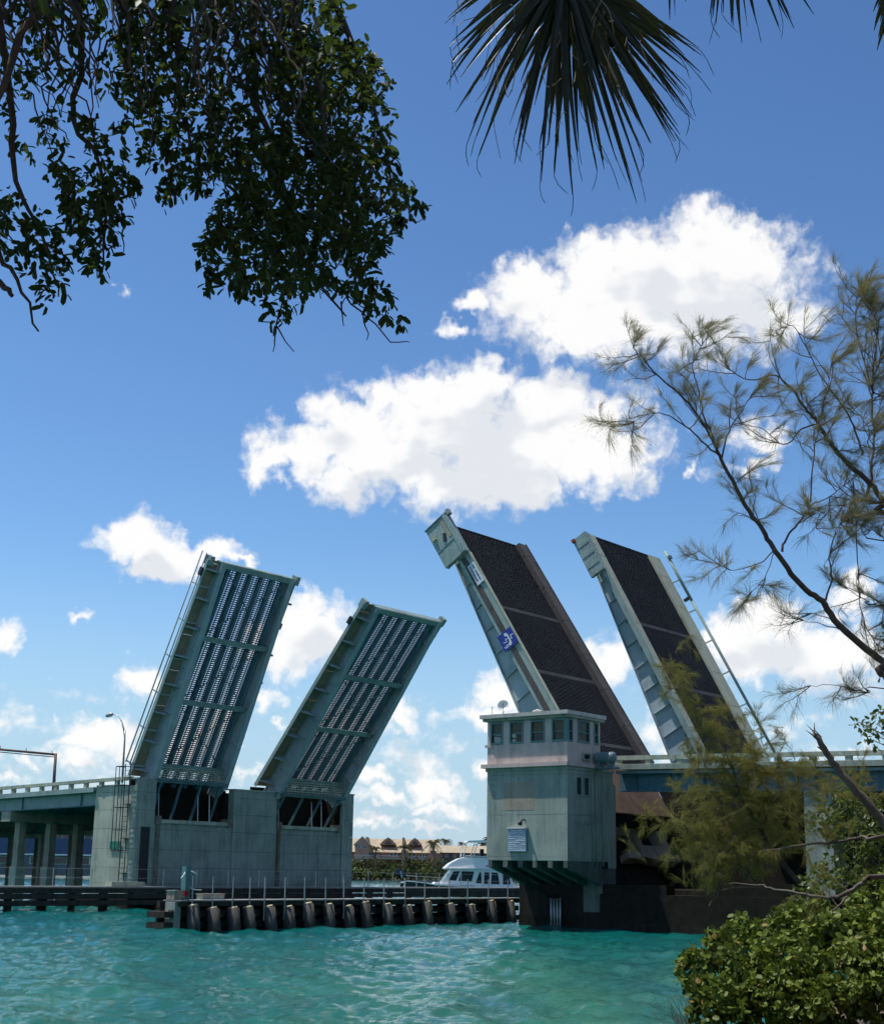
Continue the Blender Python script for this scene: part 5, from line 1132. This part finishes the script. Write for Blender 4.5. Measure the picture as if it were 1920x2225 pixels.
# ------------------------------------------------------------------ fan palm overhead
PB = np.array([3.3, 4.2, .8]); PC = np.array([2.75, 4.4, 6.9])
PT = thing('fan_palm', 'fan palm whose drooping ribbed fronds enter from the top edge', 'palm tree', tuple(PB), bridge=False)
MB().tube(smooth_line([PB - (0, 0, .3), PB + (-.1, .05, 2.2), PB + (-.3, .12, 4.4), PC], 4), np.linspace(.22, .17, 13), 12).build('trunk', 'bark_pale', PT, True)
def frond(hub, fan_axis, side, n, spread, ln, wid, dry=0):
    """segments fan out from the hub in the plane of fan_axis and side, then hang"""
    hub = np.array(hub, float); fa = unit(np.array(fan_axis, float)); sd = unit(np.array(side, float) - fa * (np.array(side, float) @ fa)); nm = np.cross(fa, sd)
    mid = (PC + hub) / 2 + np.array([0, 0, .35]); pl = smooth_line([PC, mid, hub, hub + fa * .12], 5)
    MB().tube(pl, np.linspace(.022, .009, len(pl)), 8).build('petiole', 'palm', PT, True)
    for i in range(n):
        u = (i + .5) / n * 2 - 1; a = u * spread + rng.normal(0, .05); L = ln * (1 - .36 * abs(u) ** 1.6) * rng.uniform(.78, 1.08)
        d = math.cos(a) * fa + math.sin(a) * sd + nm * (.10 * (-1) ** i + rng.normal(0, .05)); p = hub + fa * .10 * (1 - abs(u)) ; m = 12; vs = []; fs = []
        bend = rng.uniform(.2, .95); w0 = wid * rng.uniform(.85, 1.15); tw = rng.normal(0, .35); pts = []
        for j in range(m + 1):
            t = j / m; q = p + unit(d) * L * t + np.array([.05 * t * t, 0, -bend * .38 * L * t * t * (1.0 if abs(u) > .3 else .5)]); pts.append(q)
        for j, q in enumerate(pts):
            t = j / m; tg = unit(pts[min(j + 1, m)] - pts[max(j - 1, 0)]); s2 = unit(np.cross(tg, nm + .001)); s2 = unit(s2 * math.cos(tw * t) + np.cross(tg, s2) * math.sin(tw * t)); n2 = np.cross(s2, tg)
            w = w0 * (min(1, .45 + t * 2.4)) * (max(0, 1 - ((t - .32) / .68) ** 1.6) if t > .32 else 1) * .5 + .0012
            vs += [q - s2 * w + n2 * w * .6, q, q + s2 * w + n2 * w * .6]
        for j in range(m): fs += [(3 * j, 3 * j + 1, 3 * j + 4, 3 * j + 3), (3 * j + 1, 3 * j + 2, 3 * j + 5, 3 * j + 4)]
        MB().add(vs, fs).build('leaf_segment', 'palm', PT)
        if rng.random() < dry:
            c0 = pts[int(rng.integers(3, 9))]; e = pts[m]
            MB().tube(smooth_line([c0, c0 + rng.normal(0, .03, 3) + (0, 0, -.06), c0 + rng.normal(0, .05, 3) + (0, 0, -.16)], 4), .0016, 4).build('loose_fibre', 'palm_dry', PT)
            MB().tube(smooth_line([pts[m - 2], e + rng.normal(0, .012, 3), e + np.array([rng.normal(.02, .03), 0, -.09])], 3), [.0015] * 6 + [.0006], 4).build('tip_thread', 'palm', PT)
h1 = at(1232, -95, 5.0)
frond(h1, (-.12, .05, -1), (1, .1, .05), 60, 1.28, .76, .024, .5)
frond(h1 + (.06, .25, .05), (.05, -.1, -1), (1, -.1, .1), 36, 1.2, .66, .026, .3)
frond(at(1600, -235, 5.1), (.05, .1, -1), (1, .1, -.1), 38, 1.15, .50, .022, .3)
frond(at(1475, -260, 5.4), (-.1, .1, -1), (1, 0, .1), 24, .9, .47, .022)
frond(at(1990, -110, 4.8), (-.35, .1, -1), (1, 0, .1), 26, .9, .34, .026)
frond(PC + (.9, .3, .2), (.8, .2, -.6), (.2, 1, 0), 24, 1.2, .7, .04); frond(PC + (.2, -.9, .3), (.1, -.8, -.6), (1, .1, 0), 24, 1.2, .7, .04)

# ------------------------------------------------------------------ casuarina at the right edge
Z3 = lambda p: (1300 + p[0] / 1.9548, 600 + p[1] / 1.9548)
CB = np.array([8.6, 16.5, 1.0])
C1 = thing('casuarina_tree', 'wispy casuarina pine reaching windblown branches in from the right edge', 'tree', tuple(CB), bridge=False)
ctop = np.array([7.3, 16.4, 12.5])
trunk_l = smooth_line([CB - (0, 0, .4), CB + (-.3, 0, 3), np.array([7.9, 16.4, 7.5]), ctop], 5)
MB().tube(trunk_l, np.linspace(.30, .09, len(trunk_l)), 10).build('trunk', 'bark', C1, True)
NP_, ND_, NLn, NW_ = [], [], [], []; TWG = MB()
def tuft(p, d, n, lo, hi, wind=(.25, 0, .12), w=.0024, cone=.22):
    for j in range(n):
        NP_.append(p + rng.normal(0, .012, 3)); ND_.append(d + rng.normal(0, cone, 3) + np.array(wind)); NLn.append(rng.uniform(lo, hi)); NW_.append(w * rng.uniform(.7, 1.2))
def branchlet(p, d, ln, r, nt, n_need, sub=0, wind=(.35, 0, .16), lo=.11, hi=.26):
    pts = [p]; dd = unit(d)
    for j in range(5):
        dd = unit(dd + rng.normal(0, .16, 3) + np.array([.02, 0, .05])); pts.append(pts[-1] + dd * ln / 5)
    TWG.tube(pts, np.linspace(r, .0022, 6), 4, False)
    for j in range(nt * 3):
        k = rng.uniform(.6, 5); i = int(min(k, 4)); q = pts[i] + (pts[min(i + 1, 5)] - pts[i]) * (k - i); tuft(q, unit(dd + rng.normal(0, .45, 3)), max(2, n_need // 3), lo, hi, wind)
    tuft(pts[-1], dd, n_need + 4, lo, hi, wind)
    for j in range(sub):
        i = int(rng.integers(1, 5)); branchlet(pts[i], unit(dd + rng.normal(0, .75, 3)), ln * rng.uniform(.35, .6), r * .6, max(2, nt // 2), n_need, 0, wind, lo, hi)
def climb(pts, r0, r1, depth, dd, dens, first, start=.15, base=None, ln=(.25, .6), n_need=14):
    P_ = [at(*Z3(p), depth + dd * i / max(1, len(pts) - 1)) for i, p in enumerate(pts)]
    if base is not None: P_ = [base] + P_
    l = smooth_line(P_, 4); l[1:-1] += rng.normal(0, .006, l[1:-1].shape)
    MB().tube(l, np.linspace(r0 * .52, r1 * .52, len(l)), 7).build('limb', 'bark', C1, True)
    seg = np.linalg.norm(np.diff(l, axis=0), axis=1); tot = seg.sum(); cum = np.concatenate([[0], np.cumsum(seg)])
    for k in range(int(tot * dens * .8)):
        u = rng.uniform(start, 1) ** .85 * tot; i = min(np.searchsorted(cum, u) - 1, len(l) - 2); q = l[i] + (l[i + 1] - l[i]) * ((u - cum[i]) / seg[i]); tg = unit(l[i + 1] - l[i])
        d = unit(tg * .8 + rng.normal(0, .8, 3) + np.array([.05, 0, .25])); branchlet(q, d, rng.uniform(*ln), .007, 4, n_need, 2 if rng.random() < .5 else 1)
    tg = unit(l[-1] - l[-3])
    for k in range(3): branchlet(l[-1], unit(tg + rng.normal(0, .4, 3)), rng.uniform(.2, .45), .006, 4, n_need + 2, 1)
def tk_at(z): return trunk_l[int(np.argmin(abs(trunk_l[:, 2] - z)))]
DW = 15.5
climb([(1290,1700),(1212,1640),(1110,1560),(1000,1460),(950,1380),(880,1330),(800,1240),(740,1150),(700,1080),(640,1000),(600,930),(560,850),(520,780),(490,700),(440,620),(380,540),(320,480),(250,420),(190,350),(150,310)], .085, .010, DW, .3, 3.6, 0, .62, tk_at(4.4))
climb([(520,780),(540,700),(570,630),(610,570),(640,520)], .022, .007, DW + .2, .2, 7, 0, .3)
climb([(510,760),(440,700),(370,640),(300,595),(220,580),(150,620)], .022, .006, DW + .2, -.2, 8, 0, .3)
climb([(490,690),(450,600),(430,520),(410,430),(400,370),(440,290)], .022, .006, DW + .2, .2, 8, 0, .3)
climb([(780,1170),(800,1110),(850,1050),(910,970),(960,950),(1040,890)], .028, .008, DW + .1, .4, 6, 0, .2)
climb([(745,1160),(700,1210),(650,1230),(580,1250),(520,1230)], .014, .005, DW, -.2, 5, 0, .3, ln=(.15, .35)); climb([(745,1170),(700,1290),(650,1340)], .010, .005, DW, -.2, 5, 0, .4, ln=(.12, .3))
climb([(960,1390),(990,1290),(980,1200),(1000,1100),(1030,1040)], .024, .007, DW + .1, .3, 8, 0, .25)
climb([(1020,1500),(950,1480),(870,1462)], .014, .005, DW, 0, .2, 0, .9, ln=(.05, .1), n_need=1)
climb([(1000,1460),(940,1440),(905,1432)], .012, .005, DW, 0, .2, 0, .9, ln=(.05, .1), n_need=1)
climb([(1260,1010),(1212,960),(1150,880),(1070,810),(1010,740),(960,670),(920,610),(880,560),(830,490),(790,450),(740,420),(640,440),(560,400)], .075, .008, DW + .5, .3, 6.0, 0, .30, tk_at(7.0))
climb([(920,630),(860,650),(820,700),(770,710),(700,650),(610,630)], .022, .006, DW + .5, 0, 4, 0, .4)
climb([(900,960),(910,800),(930,660),(960,520),(990,380)], .018, .006, DW + .3, .2, 7, 0, .2)
climb([(1120,760),(1100,680),(1060,590),(1000,500),(930,400),(880,300),(830,210),(800,215)], .026, .006, DW + .8, 0, 4.5, 0, .15)
climb([(1230,960),(1160,860),(1170,700),(1160,500),(1180,300),(1190,190),(1165,130)], .04, .006, DW + .9, .2, 9, 0, .15, tk_at(7.4))
climb([(1170,500),(1110,300),(1090,150),(1100,90)], .02, .006, DW + .9, .1, 10, 0, .1)
climb([(1230,520),(1200,330),(1170,220),(1175,160)], .02, .006, DW + .9, .1, 9, 0, .1, tk_at(8.6)); climb([(1230,720),(1150,640),(1080,560)], .02, .006, DW + .7, .1, 9, 0, .1, tk_at(8.0))
climb([(1080,870),(1090,1000),(1100,1200),(1110,1400),(1150,1520),(1180,1560)], .016, .006, DW + .4, -.2, 5, 0, .1)
climb([(1260,960),(1150,950),(1050,970),(920,1010)], .022, .006, DW + .4, -.2, 6, 0, .3, tk_at(6.7))
climb([(1230,1130),(1150,1080),(1080,1050)], .02, .006, DW + .4, -.2, 8, 0, .2, tk_at(6.2)); climb([(1240,1400),(1150,1380),(1060,1330)], .02, .006, DW + .2, .2, 5, 0, .3, tk_at(5.4))
climb([(1250,1760),(1150,1770),(1020,1740),(900,1740)], .016, .005, DW, .2, 5, 0, .5, tk_at(4.2), ln=(.15, .4), n_need=7)
TWG.build('twigs', 'bark', C1, kind='stuff')
needle_mesh('needle_foliage', np.array(NP_), np.array(ND_), np.array(NLn), np.array(NW_), 'needle', C1)
# lower casuarina, in front of the bridge
CB2 = np.array([8.6, 21.5, .9])
C2 = thing('leaning_casuarina', 'sunlit olive casuarina with gnarled low limbs in front of the counterweights', 'tree', tuple(CB2), bridge=False)
NP_, ND_, NLn, NW_ = [], [], [], []; TWG = MB()
tr2 = smooth_line([CB2 - (0, 0, .4), CB2 + (-.2, 0, 1.2), CB2 + (-.6, .1, 2.6), CB2 + (-.9, .2, 4.2), CB2 + (-.7, .2, 6.5)], 4); MB().tube(tr2, np.linspace(.26, .08, len(tr2)), 10).build('trunk', 'bark_pale', C2, True)
def low(pts, r0, r1, depth, dd, mat='bark', base=None, dens=0, n_need=13):
    P_ = [at(*Z6(*p), depth + dd * i / max(1, len(pts) - 1)) for i, p in enumerate(pts)]
    if base is not None: P_ = [np.array(base)] + P_
    l = smooth_line(P_, 4); l[1:-1] += rng.normal(0, .009, l[1:-1].shape); MB().tube(l, np.linspace(r0 * .66, r1 * .66, len(l)), 8).build('limb', mat, C2, True)
    for k in range(dens):
        i = int(rng.integers(len(l) // 4, len(l) - 1)); branchlet(l[i], unit(rng.normal(0, .8, 3) + (-.2, 0, .4)), rng.uniform(.2, .5), .006, 5, n_need, 1, (0, 0, .05), .10, .22)
low([(1788,1000),(1650,1040),(1540,1110),(1400,1125),(1250,1100),(1100,1070),(1000,1050),(820,1040)], .06, .008, 18.6, 1.2, 'bark_pale', CB2 + (-.25, 0, 1.6), 6)
low([(1560,1120),(1480,1200),(1440,1250)], .022, .01, 18.75, 0, 'bark_pale'); low([(1080,1070),(780,1075),(740,1130),(690,1180)], .02, .008, 20.5, -.2, 'bark_pale')
low([(1788,745),(1650,750),(1500,780),(1350,790),(1180,810),(1000,840),(800,880),(740,850)], .045, .006, 20.2, .1, 'bark_pale', CB2 + (-.6, 0, 2.6), 14)
low([(1260,1040),(1160,920),(1060,790),(990,660),(910,540),(870,420),(820,270),(760,170)], .055, .012, 20.8, .2, 'bark', None, 26)
low([(1000,1060),(900,930),(800,860),(620,770),(550,690),(500,620),(460,520)], .03, .008, 20.7, 0, 'bark', None, 14)
low([(930,500),(1000,420),(1060,400)], .018, .008, 20.8, .2); low([(1000,700),(1040,650),(1080,540),(1150,450)], .02, .008, 20.8, .2); low([(870,430),(700,400),(560,300)], .016, .006, 20.8, 0, dens=5)
dl = smooth_line([at(*Z6(*p), 19.5) for p in ((1860,760),(1788,660),(1650,500),(1500,330),(1420,220),(1345,95))], 5); dl[1:-1] += rng.normal(0, .01, dl[1:-1].shape)
db = MB().tube([CB2 + (-1.0, -.6, 3.0)] + list(dl), [.08] + list(np.linspace(.066, .04, len(dl) - 2)) + [.03, .006], 8).build('broken_limb', 'bark_pale', C2, True)
for k in range(5): MB().tube([dl[-3] + rng.normal(0, .025, 3), dl[-1] + rng.normal(0, .04, 3) + (-.03, 0, .08)], [.018, .002], 5).build('splinter', 'bark_pale', db)
MB().tube([dl[-6], dl[-6] + (-.12, 0, .08)], [.02, .008], 5).build('stub', 'bark_pale', db)
def sprays(poly, per, dlo, dhi, n_need=13, ln=(.2, .5), nt=5):
    for x, y in poly_points(poly, per):
        p = at(*Z6(x, y), rng.uniform(dlo, dhi)); branchlet(p, unit(np.array([rng.normal(-.15, .6), rng.normal(0, .5), rng.normal(.15, .5)])), rng.uniform(*ln), .004, nt, n_need, 1, (0, 0, -.05), .10, .24)
sprays([(540,470),(650,440),(900,420),(1200,330),(1400,360),(1330,600),(1230,760),(900,760),(620,700),(520,620)], 3000, 20.3, 21.6)
sprays([(620,700),(1200,760),(1150,930),(900,1010),(640,1010),(560,880)], 3100, 20.2, 21.4)
sprays([(700,140),(820,100),(1000,220),(1250,260),(1400,310),(1200,420),(900,420),(760,330)], 3600, 20.4, 21.2)
sprays([(530,300),(560,220),(680,210),(700,420),(560,360)], 4200, 20.5, 21.2); sprays([(260,620),(330,570),(480,560),(560,700),(420,740),(290,690)], 4200, 20.3, 21.0)
sprays([(300,900),(480,850),(640,1000),(560,1120),(490,1100),(330,960)], 16000, 20.3, 20.9, 8); sprays([(1330,300),(1600,360),(1788,300),(1788,560),(1400,520)], 4500, 20.6, 21.6); sprays([(350,-330),(470,-420),(560,-250),(700,-60),(860,60),(760,150),(640,60),(470,-120)], 2900, 20.6, 21.2, 12)
sprays([(500,1060),(680,1050),(700,1180),(540,1200)], 12000, 20.3, 20.8, 8)
sprays([(830,60),(1080,-80),(1180,60),(1160,190),(960,210)], 7000, 20.6, 21.0, 7, (.2, .4), 3)
TWG.build('twigs', 'bark', C2, kind='stuff')
needle_mesh('needle_foliage', np.array(NP_), np.array(ND_), np.array(NLn), np.array(NW_) * 1.5, 'needle_low', C2, .3)

# ------------------------------------------------------------------ shrubs on the bank
def lobes(T, spots, size, cover, mat, shrink=1.0):
    PP, DD, UU = [], [], []
    for zx, zy, rz, dep in spots:
        c = at(*Z6(zx, zy), dep + rng.normal(0, .12)); r_ = rz / 2.884 / 3176 * dep * shrink; n = int(4 * math.pi * r_ * r_ / (size * size * .45) * cover)
        d = unit(rng.normal(0, 1, (n, 3))); rad = r_ * (rng.uniform(.45, 1.0, (n, 1)) ** .6) * (1 + .22 * np.sin(d[:, :1] * 7 + zx) * np.cos(d[:, 2:] * 6 + zy))
        PP.append(c + d * rad); DD.append(d * .7 + rng.normal(0, .7, (n, 3)) + np.array([0, 0, -.25])); UU.append(d + np.array([0, 0, .4]) + rng.normal(0, .5, (n, 3)))
    PP = np.concatenate(PP); DD = np.concatenate(DD); UU = np.concatenate(UU); n = len(PP); L = rng.uniform(.5, 1.35, n) * size
    return PP, DD, UU, L
SB = np.array([4.9, 18.0, .45])
S1 = thing('shore_shrub', 'dense sunlit green shrub filling the lower right corner by the water', 'shrub', tuple(SB), bridge=False)
spots = [(900,1290,60,18.2),(880,1340,80,18.3),(780,1420,100,18),(900,1450,130,18),(1050,1400,130,18.3),(1180,1290,110,18.8),(1300,1260,110,19),(1450,1290,110,19.3),(1600,1290,110,19.5),(1740,1270,120,19.5),(640,1530,110,17.6),(560,1560,70,17.4),(780,1560,150,17.4),(950,1580,170,17.3),(1130,1500,170,17.6),(1300,1420,180,18),(1480,1380,180,18.3),(1660,1350,180,18.5),(620,1680,90,17.2),(700,1740,130,17),(880,1750,170,16.9),(1080,1700,180,17),(1280,1640,190,17.2),(1480,1600,190,17.4),(1680,1560,200,17.6),(1000,1850,180,16.8),(1250,1840,200,16.8),(1500,1800,200,17),(1720,1780,200,17),(650,1850,100,16.8),(820,1900,150,16.7),(1850,1400,220,18.2),(1900,1700,240,17.5),(1700,1130,90,19.8),(1790,1040,110,20),(1620,1190,80,19.8),(870,1250,34,18.2),(940,1262,36,18.2),(1130,1262,50,18.8),(1240,1200,50,19),(600,1480,44,17.5),(520,1600,40,17.3),(760,1372,48,18),(1010,1335,56,18.3),(545,1660,44,17.2),(1390,1180,60,19.2)]
clumps = []
for zx, zy, rz, dep in spots:
    clumps.append((zx, zy, rz * .80, dep + .05))
    for k in range(7 if rz > 60 else 2):
        a = rng.uniform(-.3, 3.44); rr = rng.uniform(.62, .98); s_ = rng.uniform(.26, .46)
        clumps.append((zx + rz * rr * math.cos(a), zy - rz * rr * math.sin(a) * .8, rz * s_, dep - rng.uniform(-.05, .9) * rz / 2.884 / 3176 * dep))
PP, DD, UU, L = lobes(S1, clumps, .080, 1.15, 'leaf_shrub', .84)
order = np.argsort(PP[:, 1] - PP[:, 2] * .5); sel = order[:280]; rest = order[280:]
leaf_mesh('foliage', PP[rest], DD[rest], L[rest], L[rest] * .85, 'leaf_shrub', S1, UU[rest]); single_leaves(PP[sel], DD[sel], L[sel], L[sel] * .85, 'leaf_shrub', S1, UU[sel])
for zx, zy, rz, dep in spots[::2]:
    c = at(*Z6(zx, zy), dep + .1); MB().tube(smooth_line([SB + rng.normal(0, .3, 3) * (1, 1, 0) + (.3, 0, -.1), (SB + c) / 2 + rng.normal(0, .12, 3), c], 4), np.linspace(.035, .008, 9), 6).build('stem', 'bark', S1, True)
S2 = thing('bank_thicket', 'loose broadleaf thicket behind the casuarina at the right edge', 'shrub', (7.2, 21.5, .8), bridge=False)
sp2 = [(1400,640,90,22.5),(1480,560,110,22.5),(1600,520,120,22.6),(1700,620,130,22.4),(1500,720,100,22.6),(1650,760,120,22.4),(1760,820,120,22.4),(1450,950,100,22.5),(1600,920,110,22.3),(1740,960,120,22.3),(1380,1010,90,22.5),(1560,1030,110,22),(1720,1080,120,22),(1300,1080,90,22)]
PP, DD, UU, L = lobes(S2, sp2, .075, .42, 'leaf_back'); leaf_mesh('foliage', PP, DD, L, L * .9, 'leaf_back', S2, UU)
for zx, zy, rz, dep in sp2[::2]:
    c = at(*Z6(zx, zy), dep); MB().tube(smooth_line([np.array([7.2, 21.8, .7]) + rng.normal(0, .3, 3) * (1, 1, 0), (c + (7.2, 21.8, .7)) / 2 + rng.normal(0, .15, 3), c], 4), np.linspace(.03, .006, 9), 6).build('stem', 'bark_pale', S2, True)
S3 = thing('seagrape_branch_tree', 'glossy broadleaf sprig at the right edge above the broken limb', 'tree', (6.9, 17.0, .9), bridge=False)
sp3 = [(1640,30,55,17),(1700,90,75,17),(1765,50,75,17),(1740,150,55,17),(1780,-30,60,17),(1800,-260,50,17),(1800,-520,45,17),(1830,-700,50,17)]
PP, DD, UU, L = lobes(S3, sp3, .07, .35, 'leaf_back'); leaf_mesh('foliage', PP, DD, L, L * .6, 'leaf_back', S3, UU)
tkl = smooth_line([np.array([6.9, 17, .7]), np.array([6.6, 17, 3.0]), np.array([6.3, 17, 5.5]), np.array([6.2, 17, 8.5])], 4); MB().tube(tkl, np.linspace(.12, .04, len(tkl)), 8).build('trunk', 'bark', S3, True)
for zx, zy, rz, dep in sp3:
    c = at(*Z6(zx, zy), dep); q = tkl[int(np.argmin(abs(tkl[:, 2] - c[2] + .3)))]; MB().tube(smooth_line([q, (q + c) / 2 + (0, 0, -.08), c + (-.05, 0, .02)], 4), np.linspace(.02, .004, 9), 5).build('twig', 'bark', S3, True)
S4 = thing('dry_brush', 'thin dry twigs at the foot of the shrub by the water edge', 'brush', tuple(at(1490, 2235, 17.0)), bridge=False)
for k in range(34):
    b = at(rng.uniform(1470, 1580), rng.uniform(2215, 2250), rng.uniform(16.6, 17.4)); e = b + np.array([rng.normal(-.14, .14), rng.normal(0, .1), rng.uniform(.1, .42)])
    MB().tube(smooth_line([b, (b + e) / 2 + rng.normal(0, .03, 3), e], 3), np.linspace(.006, .0015, 7), 4).build('twig', 'bark_pale', S4)

# ------------------------------------------------------------------ unseen woods added to cut sky fill, right of and behind the photographer
def wood(name, label, line, h, n_leaf=230):
    sp = []
    for i in range(len(line) - 1):
        a, b = np.array(line[i], float), np.array(line[i + 1], float); m = max(1, int(np.linalg.norm(b - a) / 1.9))
        for k in range(m):
            q = a + (b - a) * (k + rng.random() * .8) / m; hh = h * rng.uniform(.7, 1.1)
            for z in np.arange(1.2, hh, 2.0): sp.append((q[0] + rng.normal(0, .7), q[1] + rng.normal(0, .7), z, 1.9, 1.5, n_leaf))
    far_mass(name, label, sp, 'leaf_back', 'trees')
wood('fill_cut_wood', 'unseen belt of trees added beyond the right edge to cut sky fill', [(15, 30), (19, 40), (24.5, 51)], 10)
wood('fill_cut_wood', 'unseen belt of trees added behind the photographer to cut sky fill', [(-26, -9), (-8, -12), (10, -10), (20, 2), (22, 18)], 9)
